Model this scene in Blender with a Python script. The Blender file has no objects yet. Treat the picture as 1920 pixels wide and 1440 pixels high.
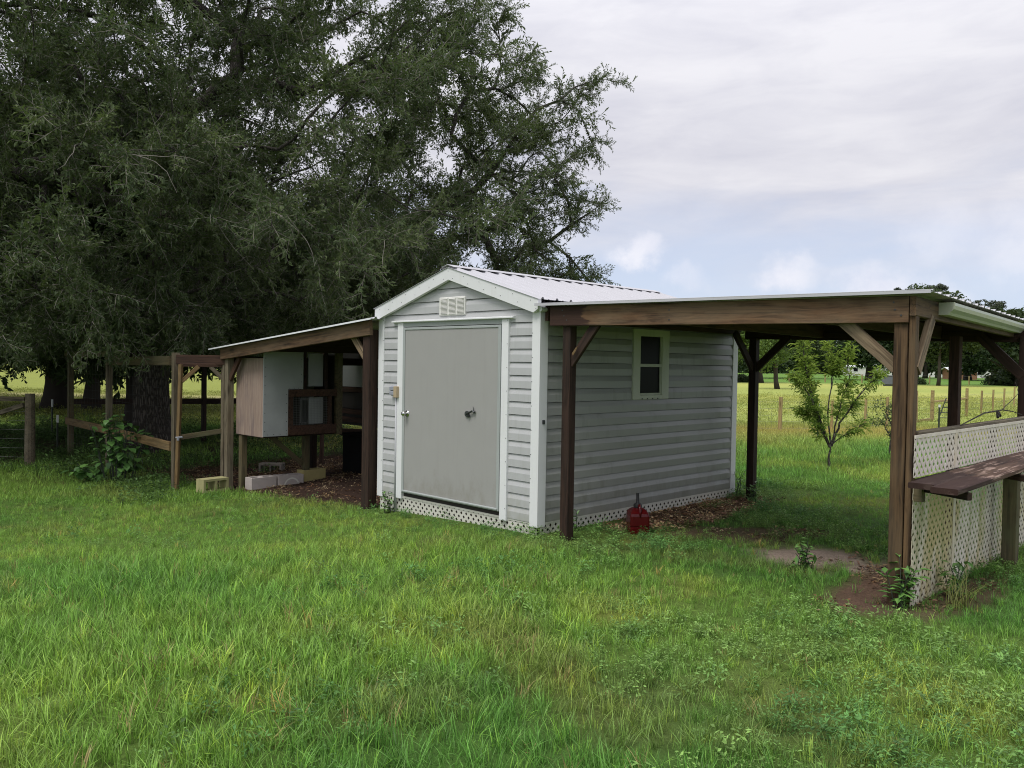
import bpy, math, random
import numpy as np
from mathutils import Vector, Matrix, noise

random.seed(11)
rng = np.random.default_rng(11)
scene = bpy.context.scene
COL = scene.collection

# ------------------------------------------------------------------ camera
CAM = Vector((5.301, -5.633, 1.62))
cam_data = bpy.data.cameras.new("camera")
cam = bpy.data.objects.new("camera", cam_data)
COL.objects.link(cam)
R3 = Matrix(((0.70457, -0.02903, 0.70904), (0.70945, 0.00641, -0.70473), (0.01591, 0.99956, 0.02511)))
cam.matrix_world = Matrix.Translation(CAM) @ R3.to_4x4()
cam_data.sensor_width = 36.0
cam_data.lens = 28.85
cam_data.clip_start = 0.05
cam_data.clip_end = 6000
scene.camera = cam
FWD = Vector((-0.7092, 0.7049, 0))
RGT = Vector((0.7049, 0.7092, 0))

# ------------------------------------------------------------------ sky and sun
SUN_DIR = Vector((0.05, -0.50, 0.86)).normalized()       # towards the veiled sun
world = bpy.data.worlds.new("World")
scene.world = world
world.use_nodes = True
wt = world.node_tree
wt.nodes.clear()


class NT:
    """tiny node-graph helper"""
    def __init__(self, tree):
        self.t = tree

    def n(self, kind, **kw):
        nd = self.t.nodes.new(kind)
        for k, v in kw.items():
            if k == "inp":
                for kk, vv in v.items():
                    self.set(nd, kk, vv)
            else:
                setattr(nd, k, v)
        return nd

    def set(self, nd, key, v):
        s = nd.inputs[key]
        if hasattr(v, "is_output"):
            self.t.links.new(v, s)
        elif isinstance(v, bpy.types.Node):
            self.t.links.new(v.outputs[0], s)
        else:
            s.default_value = v

    def math(self, op, a, b=0.0, c=None, clamp=False):
        nd = self.n("ShaderNodeMath", operation=op, use_clamp=clamp)
        self.set(nd, 0, a)
        self.set(nd, 1, b)
        if c is not None:
            self.set(nd, 2, c)
        return nd.outputs[0]

    def mix(self, fac, a, b, blend="MIX"):
        nd = self.n("ShaderNodeMix", data_type="RGBA", blend_type=blend)
        self.set(nd, 0, fac)
        for key, v in ((6, a), (7, b)):
            if isinstance(v, tuple):
                v = (*v, 1.0) if len(v) == 3 else v
            self.set(nd, key, v)
        return nd.outputs[2]

    def smooth(self, v, lo, hi):
        nd = self.n("ShaderNodeMapRange", interpolation_type="SMOOTHSTEP")
        self.set(nd, 0, v)
        nd.inputs[1].default_value, nd.inputs[2].default_value = lo, hi
        return nd.outputs[0]

    def noise(self, vec, scale, detail=4.0, rough=0.5, distort=0.0):
        nd = self.n("ShaderNodeTexNoise")
        if vec is not None:
            self.set(nd, "Vector", vec)
        nd.inputs["Scale"].default_value = scale
        nd.inputs["Detail"].default_value = detail
        nd.inputs["Roughness"].default_value = rough
        nd.inputs["Distortion"].default_value = distort
        return nd.outputs[0]

    def mapping(self, vec, scale=(1, 1, 1), rot=(0, 0, 0), loc=(0, 0, 0)):
        nd = self.n("ShaderNodeMapping")
        self.set(nd, 0, vec)
        nd.inputs["Location"].default_value = loc
        nd.inputs["Rotation"].default_value = rot
        nd.inputs["Scale"].default_value = scale
        return nd.outputs[0]

    def ramp(self, fac, stops):
        nd = self.n("ShaderNodeValToRGB")
        self.set(nd, 0, fac)
        el = nd.color_ramp.elements
        while len(el) < len(stops):
            el.new(0.5)
        for e, (p, c) in zip(el, stops):
            e.position = p
            e.color = (*c, 1.0) if len(c) == 3 else c
        return nd.outputs[0]


W = NT(wt)
SKY_STRENGTH = 0.10
sky = W.n("ShaderNodeTexSky", sky_type="NISHITA", sun_disc=False)
sky.sun_elevation = math.asin(SUN_DIR.z)
sky.sun_rotation = math.atan2(SUN_DIR.x, SUN_DIR.y)
sky.air_density, sky.dust_density, sky.ozone_density = 1.0, 1.5, 1.0
tc = W.n("ShaderNodeTexCoord").outputs["Generated"]
sep = W.n("ShaderNodeSeparateXYZ", inp={0: tc})
elev = sep.outputs[2]
# stratus sheet, streaked across the view
sheet_vec = W.mapping(tc, scale=(1.5, 1.5, 6.5), rot=(0.10, -0.14, 0.3))
n1 = W.noise(sheet_vec, 1.9, 9, 0.58, 0.35)
n2 = W.noise(W.mapping(tc, scale=(2.2, 2.2, 9.0), rot=(-0.12, 0.10, 0.9)), 3.2, 6, 0.55, 0.6)
nn = W.math("MULTIPLY_ADD", n2, 0.40, W.math("MULTIPLY", n1, 0.60))
sheet = W.ramp(nn, [(0.30, (4.55, 4.65, 5.45)), (0.45, (5.5, 5.5, 6.1)), (0.64, (6.6, 6.55, 6.95))])
bright = W.math("MULTIPLY_ADD", W.smooth(elev, 0.2, 1.0), 0.70, 0.90)
brv = W.n("ShaderNodeVectorMath", operation="SCALE")
W.set(brv, 0, sheet)
W.set(brv, 3, bright)
# the gap of pale blue under the sheet
edge = W.math("MULTIPLY_ADD", W.math("SUBTRACT", n1, 0.5), 0.22, elev)
gap = W.smooth(edge, 0.06, 0.235)
blue = W.mix(W.smooth(elev, 0.0, 0.2), (4.9, 5.5, 6.7), (4.25, 4.85, 6.3))
low = W.mix(0.85, sky.outputs[0], blue)
base = W.mix(gap, low, brv.outputs[0])
# small cumulus low over the treeline
dn = W.n("ShaderNodeTexNoise")
W.set(dn, "Vector", tc)
dn.inputs["Scale"].default_value = 15.0
dn.inputs["Detail"].default_value = 9.0
dn.inputs["Roughness"].default_value = 0.62
dv = W.n("ShaderNodeVectorMath", operation="SUBTRACT")
W.set(dv, 0, dn.outputs["Color"])
dv.inputs[1].default_value = (0.5, 0.5, 0.5)
ds = W.n("ShaderNodeVectorMath", operation="SCALE")
W.set(ds, 0, dv)
ds.inputs[3].default_value = 0.085
da = W.n("ShaderNodeVectorMath", operation="ADD")
W.set(da, 0, tc)
W.set(da, 1, ds)
cl = None
for d, r, op in (((-0.59, 0.80, 0.135), 0.036, 0.8), ((-0.447, 0.889, 0.108), 0.046, 0.75), ((-0.36, 0.93, 0.085), 0.060, 0.85),
                 ((-0.29, 0.95, 0.145), 0.07, 0.35), ((-0.22, 0.965, 0.135), 0.09, 0.45), ((-0.31, 0.95, 0.06), 0.06, 0.8), ((-0.545, 0.83, 0.10), 0.03, 0.35),
                 ((-0.97, 0.2, 0.12), 0.08, 0.8), ((0.2, 0.97, 0.11), 0.09, 0.8), ((0.75, 0.65, 0.12), 0.08, 0.8), ((0.5, -0.85, 0.12), 0.09, 0.8), ((-0.6, -0.78, 0.12), 0.09, 0.8)):
    di = W.n("ShaderNodeVectorMath", operation="SUBTRACT")
    W.set(di, 0, da)
    di.inputs[1].default_value = d
    dl = W.n("ShaderNodeVectorMath", operation="LENGTH")
    W.set(dl, 0, W.mapping(di.outputs[0], scale=(1, 1, 1.6)))
    m = W.math("MULTIPLY", W.math("SUBTRACT", 1.0, W.smooth(dl.outputs["Value"], r * 0.15, r * 1.15)), op)
    cl = m if cl is None else W.math("MAXIMUM", cl, m)
cumulus = W.ramp(dn.outputs[0], [(0.36, (5.6, 5.75, 6.6)), (0.60, (6.8, 6.75, 7.2))])
final = W.mix(cl, base, cumulus)
bg = W.n("ShaderNodeBackground", inp={"Color": final, "Strength": SKY_STRENGTH})
wo = W.n("ShaderNodeOutputWorld", inp={"Surface": bg.outputs[0]})

sun_data = bpy.data.lights.new("sun", "SUN")
sun_data.energy = 1.5
sun_data.angle = math.radians(22)
sun_data.color = (1.0, 0.975, 0.93)
sun = bpy.data.objects.new("sun", sun_data)
COL.objects.link(sun)
sun.rotation_euler = (-SUN_DIR).to_track_quat("-Z", "Y").to_euler()
sun.location = (0, 0, 40)

vs = scene.view_settings
vs.view_transform = "Standard"
vs.look = "None"
vs.exposure = 0.50
vs.gamma = 1.0
vs.use_curve_mapping = False
scene.render.engine = "CYCLES"
scene.cycles.use_denoising = True
scene.cycles.denoising_prefilter = "NONE"
scene.cycles.filter_width = 1.05
scene.cycles.max_bounces = 7
scene.cycles.diffuse_bounces = 4
scene.cycles.glossy_bounces = 3
scene.cycles.transmission_bounces = 4
scene.cycles.transparent_max_bounces = 6


# ------------------------------------------------------------------ materials
def newmat(name):
    m = bpy.data.materials.new(name)
    m.use_nodes = True
    m.node_tree.nodes.clear()
    t = NT(m.node_tree)
    out = t.n("ShaderNodeOutputMaterial")
    return m, t, out


def principled(t, out, color, rough=0.6, spec=0.5, metal=0.0, bump=None, bstr=0.3, bdist=0.01, trans=None):
    p = t.n("ShaderNodeBsdfPrincipled")
    t.set(p, "Base Color", (*color, 1.0) if isinstance(color, tuple) and len(color) == 3 else color)
    t.set(p, "Roughness", rough)
    p.inputs["Specular IOR Level"].default_value = spec
    p.inputs["Metallic"].default_value = metal
    if bump is not None:
        b = t.n("ShaderNodeBump")
        b.inputs["Strength"].default_value = bstr
        b.inputs["Distance"].default_value = bdist
        t.set(b, "Height", bump)
        t.set(p, "Normal", b.outputs[0])
    t.set(out, 0, p.outputs[0])
    return p


def objcoord(t, spread=37.0):
    """object coordinates, shifted by a random amount for each object"""
    c = t.n("ShaderNodeTexCoord").outputs["Object"]
    r = t.n("ShaderNodeObjectInfo").outputs["Random"]
    v = t.n("ShaderNodeVectorMath", operation="ADD")
    t.set(v, 0, c)
    cx = t.n("ShaderNodeCombineXYZ", inp={0: t.math("MULTIPLY", r, spread), 1: t.math("MULTIPLY", r, spread * 1.7), 2: t.math("MULTIPLY", r, spread * 0.6)})
    t.set(v, 1, cx)
    return v.outputs[0], c, r


def mat_wood(name, dark, light, grey=(0.2, 0.18, 0.16), greyness=0.25, green=0.0, stain=None, rough=0.75, peel=0.0):
    m, t, out = newmat(name)
    v, raw, rnd = objcoord(t)
    warp = t.noise(t.mapping(v, (0.9, 4, 4)), 1.5, 3, 0.5)
    gv = t.n("ShaderNodeVectorMath", operation="ADD")
    t.set(gv, 0, t.mapping(v, (0.55, 13, 13)))
    t.set(gv, 1, t.n("ShaderNodeCombineXYZ", inp={1: t.math("MULTIPLY", warp, 2.6), 2: t.math("MULTIPLY", warp, 2.2)}))
    grain = t.noise(gv.outputs[0], 2.4, 6, 0.62)
    fine = t.noise(t.mapping(v, (3, 90, 90)), 1.0, 3, 0.6)
    g = t.math("MULTIPLY_ADD", fine, 0.35, t.math("MULTIPLY", grain, 0.65))
    col = t.ramp(g, [(0.38, dark), (0.50, tuple(0.45 * a + 0.55 * b for a, b in zip(dark, light))), (0.64, light)])
    crk = t.noise(t.mapping(v, (0.8, 26, 26)), 1.4, 2, 0.5)
    col = t.mix(t.math("MULTIPLY", t.smooth(crk, 0.60, 0.70), 0.65), col, tuple(0.35 * a for a in dark))
    blot = t.noise(t.mapping(v, (1.1, 3, 3)), 1.7, 4, 0.6)
    col = t.mix(t.math("MULTIPLY", t.smooth(blot, 0.42, 0.68), greyness), col, grey)
    # knots
    vo = t.n("ShaderNodeTexVoronoi")
    t.set(vo, "Vector", t.mapping(v, (1.5, 6, 6)))
    vo.inputs["Scale"].default_value = 1.0
    kn = t.math("SUBTRACT", 1.0, t.smooth(vo.outputs["Distance"], 0.07, 0.19))
    col = t.mix(t.math("MULTIPLY", kn, 0.7), col, tuple(0.45 * a for a in dark))
    if peel > 0:
        pe = t.noise(t.mapping(v, (1.6, 16, 16)), 1.6, 5, 0.65)
        zone = t.smooth(t.noise(t.mapping(raw, (0.9, 2, 2)), 1.3, 2, 0.5), 0.40, 0.62)
        col = t.mix(t.math("MULTIPLY", t.math("MULTIPLY", t.smooth(pe, 0.50, 0.58), zone), peel), col, (0.33, 0.235, 0.19))
    if green > 0:
        alg = t.smooth(t.noise(v, 2.3, 4, 0.6), 0.45, 0.7)
        col = t.mix(t.math("MULTIPLY", alg, green), col, (0.11, 0.12, 0.055))
    if stain is not None:
        sx = t.n("ShaderNodeSeparateXYZ", inp={0: raw}).outputs[0]
        lim = t.math("MULTIPLY_ADD", t.math("SUBTRACT", t.noise(t.mapping(v, (4, 30, 30)), 1.0, 3, 0.6), 0.5), 0.5, sx)
        wet = t.math("SUBTRACT", 1.0, t.smooth(lim, stain, stain + 0.05))
        col = t.mix(t.math("MULTIPLY", wet, 0.86), col, (0.030, 0.014, 0.011))
    val = t.math("MULTIPLY_ADD", rnd, 0.35, 0.82)
    hs = t.n("ShaderNodeHueSaturation")
    t.set(hs, "Value", val)
    t.set(hs, "Color", col)
    principled(t, out, hs.outputs[0], rough, 0.3, bump=g, bstr=0.55, bdist=0.006)
    return m


M = {}
M["wood"] = mat_wood("weathered_wood", (0.0420, 0.0237, 0.0129), (0.1650, 0.0979, 0.0499), (0.1900, 0.1442, 0.0903), 0.4)
M["wood_beam"] = mat_wood("weathered_beam", (0.0400, 0.0216, 0.0120), (0.1650, 0.0927, 0.0482), (0.2000, 0.1463, 0.0903), 0.4, stain=0.36)
M["wood_post"] = mat_wood("weathered_post", (0.0360, 0.0206, 0.0103), (0.1350, 0.0803, 0.0378), (0.1200, 0.0927, 0.0559), 0.3)
M["wood_dark"] = mat_wood("dark_stained_wood", (0.0130, 0.0072, 0.0043), (0.0460, 0.0237, 0.0155), (0.0450, 0.0350, 0.0258), 0.2)
M["wood_red"] = mat_wood("red_brown_wood", (0.0240, 0.0113, 0.0069), (0.0850, 0.0422, 0.0258), (0.0800, 0.0566, 0.0387), 0.25)
M["wood_grey"] = mat_wood("grey_weathered_wood", (0.0600, 0.0464, 0.0292), (0.1900, 0.1545, 0.1015), (0.2100, 0.1854, 0.1290), 0.4)
M["wood_green"] = mat_wood("mossy_wood", (0.0500, 0.0391, 0.0206), (0.1400, 0.1081, 0.0533), (0.1300, 0.1236, 0.0817), 0.3, green=0.6)
M["wood_new"] = mat_wood("pale_stake_wood", (0.2200, 0.1545, 0.0645), (0.4200, 0.3193, 0.1462), (0.3600, 0.3090, 0.1720), 0.3)
M["wood_brace"] = mat_wood("bleached_brace_wood", (0.0850, 0.0566, 0.0327), (0.3000, 0.2215, 0.1376), (0.3000, 0.2524, 0.1720), 0.35)
M["wood_shelf"] = mat_wood("peeling_shelf_wood", (0.0200, 0.0103, 0.0069), (0.0800, 0.0412, 0.0275), (0.1300, 0.0824, 0.0559), 0.5, rough=0.8, stain=0.75, peel=0.95)
M["wood_orange"] = mat_wood("orange_stile_wood", (0.1000, 0.0597, 0.0241), (0.2600, 0.1700, 0.0731), (0.2000, 0.1648, 0.1032), 0.3)


def mat_plain(name, color, rough=0.5, spec=0.5, metal=0.0, var=0.12, scale=3.0, streak=0.0, streak_col=(0.1, 0.1, 0.08), bump=0.0, bscale=60.0, low=None):
    m, t, out = newmat(name)
    v, raw, rnd = objcoord(t)
    n = t.noise(v, scale, 5, 0.6)
    k = t.math("MULTIPLY_ADD", t.math("SUBTRACT", n, 0.5), 2 * var, 1.0)
    vm = t.n("ShaderNodeVectorMath", operation="SCALE")
    vm.inputs[0].default_value = color
    t.set(vm, 3, k)
    col = vm.outputs[0]
    if streak > 0:
        s = t.noise(t.mapping(v, (14, 14, 1.1)), 1.0, 4, 0.65)
        col = t.mix(t.math("MULTIPLY", t.smooth(s, 0.50, 0.75), streak), col, streak_col)
    if low is not None:
        pz = t.n("ShaderNodeNewGeometry").outputs["Position"]
        z_ = t.n("ShaderNodeSeparateXYZ", inp={0: pz}).outputs[2]
        sp = t.noise(t.mapping(pz, (9, 9, 5)), 1.0, 5, 0.7)
        zz = t.math("MULTIPLY_ADD", t.math("SUBTRACT", sp, 0.5), 0.9, z_)
        col = t.mix(t.math("MULTIPLY", t.math("SUBTRACT", 1.0, t.smooth(zz, 0.05, 0.45)), low[0]), col, low[1])
    bm = t.noise(v, bscale, 3, 0.6) if bump > 0 else None
    rr = t.math("MULTIPLY_ADD", n, 0.25, rough - 0.12)
    principled(t, out, col, rr, spec, metal, bump=bm, bstr=bump, bdist=0.004)
    return m


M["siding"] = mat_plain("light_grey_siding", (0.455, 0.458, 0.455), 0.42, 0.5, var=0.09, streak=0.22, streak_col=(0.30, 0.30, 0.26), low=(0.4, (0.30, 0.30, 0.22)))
M["siding_side"] = mat_plain("shaded_grey_siding", (0.30, 0.305, 0.285), 0.34, 0.5, var=0.16, scale=1.6, streak=0.45, streak_col=(0.17, 0.185, 0.145), low=(0.4, (0.17, 0.165, 0.12)))  # lean-to roof shade put into a darker base colour; the streaks are dirt
M["trim"] = mat_plain("white_metal_trim", (0.74, 0.745, 0.74), 0.4, 0.5, var=0.05, streak=0.14, streak_col=(0.55, 0.54, 0.48))
M["roof_white"] = mat_plain("white_ribbed_metal", (0.49, 0.485, 0.505), 0.5, 0.3, var=0.06, streak=0.12, streak_col=(0.52, 0.52, 0.53))
M["door"] = mat_plain("beige_door_skin", (0.335, 0.33, 0.312), 0.55, 0.35, var=0.045, scale=5, streak=0.16, streak_col=(0.27, 0.26, 0.235), bump=0.04, low=(0.45, (0.22, 0.205, 0.165)))
M["door_frame"] = mat_plain("greyed_aluminium", (0.36, 0.385, 0.37), 0.42, 0.5, var=0.10, streak=0.3, streak_col=(0.22, 0.255, 0.22))
M["vent"] = mat_plain("cream_vent_plastic", (0.69, 0.68, 0.64), 0.5, 0.4, var=0.06)
M["window_frame"] = mat_plain("algae_tinted_white_frame", (0.53, 0.55, 0.44), 0.5, 0.4, var=0.12, streak=0.3, streak_col=(0.33, 0.36, 0.24))
M["lattice_white"] = mat_plain("white_lattice", (0.74, 0.72, 0.68), 0.5, 0.4, var=0.08, scale=4, low=(0.35, (0.40, 0.40, 0.26)))
M["metal_dark"] = mat_plain("dark_metal", (0.06, 0.065, 0.065), 0.4, 0.6, 0.6)
M["chrome"] = mat_plain("chrome_knob", (0.6, 0.6, 0.58), 0.16, 0.6, 1.0, var=0.02)
M["grey_box"] = mat_plain("grey_plastic", (0.29, 0.30, 0.335), 0.45, 0.4, var=0.06)
M["tan_box"] = mat_plain("tan_plastic", (0.42, 0.33, 0.21), 0.5, 0.4, var=0.06)
M["conduit"] = mat_plain("grey_conduit", (0.44, 0.445, 0.455), 0.5, 0.4, var=0.08)
M["gutter"] = mat_plain("dirty_white_gutter", (0.50, 0.52, 0.42), 0.4, 0.5, var=0.1, streak=0.3, streak_col=(0.30, 0.33, 0.24))
M["panel_white"] = mat_plain("painted_board", (0.36, 0.375, 0.37), 0.6, 0.35, var=0.28, scale=2.6, streak=0.15, streak_col=(0.34, 0.36, 0.37))
M["panel_dim"] = mat_plain("dull_painted_board", (0.34, 0.35, 0.33), 0.7, 0.3, var=0.12)
M["block_grey"] = mat_plain("grey_concrete", (0.45, 0.40, 0.365), 0.92, 0.2, var=0.25, scale=6, bump=0.5, bscale=90)
M["block_dark"] = mat_plain("stained_concrete", (0.20, 0.175, 0.15), 0.92, 0.2, var=0.25, scale=6, bump=0.5, bscale=90)
M["block_yellow"] = mat_plain("yellow_painted_concrete", (0.42, 0.355, 0.155), 0.9, 0.2, var=0.2, scale=7, bump=0.5, bscale=90)
M["block_moss"] = mat_plain("mossy_yellow_concrete", (0.36, 0.335, 0.165), 0.92, 0.2, var=0.3, scale=7, bump=0.5, bscale=90)
M["bin"] = mat_plain("recess_black", (0.006, 0.006, 0.006), 0.7, 0.1, var=0.2)  # black for the added recess box, no real bin
M["can_black"] = mat_plain("matt_black_plastic", (0.012, 0.012, 0.013), 0.45, 0.4)
M["wire"] = mat_plain("galvanised_wire", (0.20, 0.20, 0.19), 0.5, 0.5, 0.3)
M["steel_green"] = mat_plain("dark_steel_stake", (0.035, 0.045, 0.03), 0.6, 0.4)
M["white_tip"] = mat_plain("white_stake_tip", (0.72, 0.72, 0.68), 0.6, 0.4)
M["house_white"] = mat_plain("white_house_wall", (0.66, 0.64, 0.62), 0.7, 0.3)
M["house_roof"] = mat_plain("white_metal_house_roof", (0.8, 0.81, 0.83), 0.4, 0.4)
M["brown_wall"] = mat_plain("rusty_brown_wall", (0.27, 0.14, 0.08), 0.8, 0.2)
M["tank"] = mat_plain("slate_grey_metal", (0.11, 0.12, 0.145), 0.6, 0.4)
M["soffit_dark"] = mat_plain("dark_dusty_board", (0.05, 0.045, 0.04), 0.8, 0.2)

# plywood with vertical brush wear
m, t, out = newmat("weathered_plywood")
v, raw, rnd = objcoord(t)
g1 = t.noise(t.mapping(v, (70, 70, 2.4)), 1.0, 5, 0.7)
g2 = t.noise(t.mapping(v, (3, 3, 1.0)), 1.3, 4, 0.6)
c = t.ramp(g1, [(0.3, (0.20, 0.14, 0.112)), (0.5, (0.285, 0.21, 0.168)), (0.72, (0.40, 0.32, 0.265))])
c = t.mix(t.math("MULTIPLY", t.smooth(g2, 0.5, 0.72), 0.55), c, (0.12, 0.095, 0.105))
principled(t, out, c, 0.8, 0.2, bump=g1, bstr=0.3, bdist=0.003)
M["plywood"] = m

# dirty right-hand lattice: white with yellow-green algae
m, t, out = newmat("algae_stained_lattice")
v, raw, rnd = objcoord(t, 3.0)
a1 = t.noise(t.mapping(raw, (1.0, 1.0, 0.55)), 2.1, 4, 0.6, 0.4)
a2 = t.noise(t.mapping(raw, (6, 6, 0.8)), 1.3, 4, 0.6)
c = t.ramp(t.noise(raw, 9, 4, 0.6), [(0.3, (0.62, 0.56, 0.46)), (0.7, (0.78, 0.73, 0.63))])
hz = t.n("ShaderNodeSeparateXYZ", inp={0: raw}).outputs[2]
lowm = t.math("SUBTRACT", 1.0, t.smooth(hz, 0.70, 0.95))
c = t.mix(t.math("MULTIPLY", t.math("MULTIPLY", t.smooth(a1, 0.42, 0.60), lowm), 0.8), c, (0.46, 0.38, 0.14))
c = t.mix(t.math("MULTIPLY", t.math("MULTIPLY", t.smooth(a2, 0.5, 0.70), lowm), 0.6), c, (0.30, 0.30, 0.14))
c = t.mix(t.math("MULTIPLY", t.smooth(t.noise(raw, 3.4, 4, 0.6), 0.6, 0.75), 0.35), c, (0.5, 0.40, 0.34))
principled(t, out, c, 0.6, 0.3)
M["lattice_stained"] = m

# window glass: dark, glossy
m, t, out = newmat("dark_window_glass")
principled(t, out, (0.006, 0.0065, 0.008), 0.30, 0.06)
M["glass"] = m

# translucent red fuel can
m, t, out = newmat("translucent_red_plastic")
p = principled(t, out, (0.085, 0.004, 0.006), 0.22, 0.5)
tr = t.n("ShaderNodeBsdfTranslucent")
tr.inputs["Color"].default_value = (0.30, 0.010, 0.006, 1)
mx = t.n("ShaderNodeMixShader")
mx.inputs[0].default_value = 0.35
t.set(mx, 1, p.outputs[0])
t.set(mx, 2, tr.outputs[0])
t.set(out, 0, mx.outputs[0])
M["can_red"] = m


def mat_bark(name, dark, light, sx=1.0):
    m, t, out = newmat(name)
    c = t.n("ShaderNodeTexCoord").outputs["Object"]
    w = t.noise(c, 2.2, 3, 0.5)
    wv = t.n("ShaderNodeVectorMath", operation="ADD")
    t.set(wv, 0, t.mapping(c, (25 * sx, 25 * sx, 5.0 * sx)))
    t.set(wv, 1, t.n("ShaderNodeCombineXYZ", inp={0: t.math("MULTIPLY", w, 3), 1: t.math("MULTIPLY", w, 3)}))
    vo = t.n("ShaderNodeTexVoronoi", feature="DISTANCE_TO_EDGE")
    t.set(vo, "Vector", wv.outputs[0])
    vo.inputs["Scale"].default_value = 1.0
    e = t.smooth(vo.outputs["Distance"], 0.02, 0.32)
    f = t.noise(c, 30, 4, 0.7)
    h = t.math("MULTIPLY_ADD", f, 0.4, t.math("MULTIPLY", e, 0.6))
    col = t.ramp(h, [(0.15, dark), (0.8, light)])
    principled(t, out, col, 0.92, 0.15, bump=h, bstr=0.9, bdist=0.03)
    return m


M["bark"] = mat_bark("furrowed_oak_bark", (0.036, 0.030, 0.025), (0.130, 0.112, 0.095))
M["branch"] = mat_bark("grey_branch_bark", (0.045, 0.040, 0.034), (0.16, 0.145, 0.125), 2.0)
M["twig"] = mat_plain("pale_grey_twig", (0.23, 0.21, 0.18), 0.85, 0.2, var=0.3)
M["bark_far"] = mat_plain("dark_bark", (0.055, 0.046, 0.038), 0.9, 0.2, var=0.25)


def mat_leaf(name, c0, c1, rough=0.45, transl=0.3, spec=0.35):
    """leaf colour runs between two greens with the tint stored per clump"""
    m, t, out = newmat(name)
    a = t.n("ShaderNodeAttribute", attribute_type="INSTANCER", attribute_name="tint")
    b = t.n("ShaderNodeAttribute", attribute_type="GEOMETRY", attribute_name="var")
    f = t.math("ADD", t.n("ShaderNodeSeparateXYZ", inp={0: a.outputs["Vector"]}).outputs[0], t.math("MULTIPLY", t.math("SUBTRACT", b.outputs["Fac"], 0.5), 0.5), clamp=True)
    col = t.mix(f, c0, c1)
    p = t.n("ShaderNodeBsdfPrincipled")
    t.set(p, "Base Color", col)
    p.inputs["Roughness"].default_value = rough
    p.inputs["Specular IOR Level"].default_value = spec
    tr = t.n("ShaderNodeBsdfTranslucent")
    t.set(tr, "Color", t.mix(0.5, col, (0.16, 0.24, 0.04)))
    mx = t.n("ShaderNodeMixShader")
    mx.inputs[0].default_value = transl
    t.set(mx, 1, p.outputs[0])
    t.set(mx, 2, tr.outputs[0])
    t.set(out, 0, mx.outputs[0])
    return m


M["oak_leaf"] = mat_leaf("oak_leaf", (0.052, 0.080, 0.034), (0.125, 0.160, 0.062), 0.5, 0.27, 0.3)
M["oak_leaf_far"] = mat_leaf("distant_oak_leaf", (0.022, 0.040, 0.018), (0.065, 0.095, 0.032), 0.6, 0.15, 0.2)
M["light_leaf"] = mat_leaf("light_green_leaf", (0.070, 0.125, 0.03), (0.18, 0.26, 0.06), 0.5, 0.35, 0.2)
M["peach_leaf"] = mat_leaf("peach_leaf", (0.13, 0.25, 0.045), (0.38, 0.49, 0.085), 0.5, 0.5, 0.2)
M["bush_leaf"] = mat_leaf("broad_bush_leaf", (0.038, 0.085, 0.022), (0.075, 0.15, 0.035), 0.40, 0.25)
M["pine_leaf"] = mat_leaf("pine_needles", (0.040, 0.052, 0.036), (0.085, 0.10, 0.06), 0.6, 0.1)


def mat_tinted(name, rough=0.5, transl=0.35, spec=0.3, k=0.45):
    """blade colour comes from the colour stored on each tuft, varied blade by blade"""
    m, t, out = newmat(name)
    a = t.n("ShaderNodeAttribute", attribute_type="INSTANCER", attribute_name="tint")
    b = t.n("ShaderNodeAttribute", attribute_type="GEOMETRY", attribute_name="var")
    vm = t.n("ShaderNodeVectorMath", operation="SCALE")
    t.set(vm, 0, a.outputs["Vector"])
    t.set(vm, 3, t.math("MULTIPLY_ADD", t.math("SUBTRACT", b.outputs["Fac"], 0.5), 2 * k, 1.0))
    p = t.n("ShaderNodeBsdfPrincipled")
    t.set(p, "Base Color", vm.outputs[0])
    p.inputs["Roughness"].default_value = rough
    p.inputs["Specular IOR Level"].default_value = spec
    tr = t.n("ShaderNodeBsdfTranslucent")
    t.set(tr, "Color", vm.outputs[0])
    mx = t.n("ShaderNodeMixShader")
    mx.inputs[0].default_value = transl
    t.set(mx, 1, p.outputs[0])
    t.set(mx, 2, tr.outputs[0])
    t.set(out, 0, mx.outputs[0])
    return m


M["grass"] = mat_tinted("grass_blade", 0.45, 0.38, 0.3, 0.55)
M["weed"] = mat_tinted("weed_leaf", 0.55, 0.25, 0.25, 0.5)
M["litter"] = mat_tinted("dry_leaf", 0.8, 0.1, 0.15)


# ------------------------------------------------------------------ object helpers
WM = {}          # world matrix of every object


def place(o, mw, parent=None):
    o.parent = parent
    if parent is not None:
        o.matrix_parent_inverse = WM[parent.name].inverted()
    o.matrix_basis = mw
    WM[o.name] = mw


def thing(name, label, cat, loc, group=None, rotz=0.0):
    o = bpy.data.objects.new(name, None)
    o.empty_display_size = 0.2
    COL.objects.link(o)
    place(o, Matrix.Translation(loc) @ Matrix.Rotation(rotz, 4, "Z"))
    return tag(o, label, cat, group)


def tag(o, label, cat, group=None):
    o["label"] = label
    o["category"] = cat
    if group:
        o["group"] = group
    return o


def link(name, me, parent=None, mw=None, kind=None, label=None):
    o = bpy.data.objects.new(name, me)
    COL.objects.link(o)
    place(o, mw if mw is not None else Matrix(), parent)
    if kind:
        o["kind"] = kind
    if label:
        o["label"] = label
    return o


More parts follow.
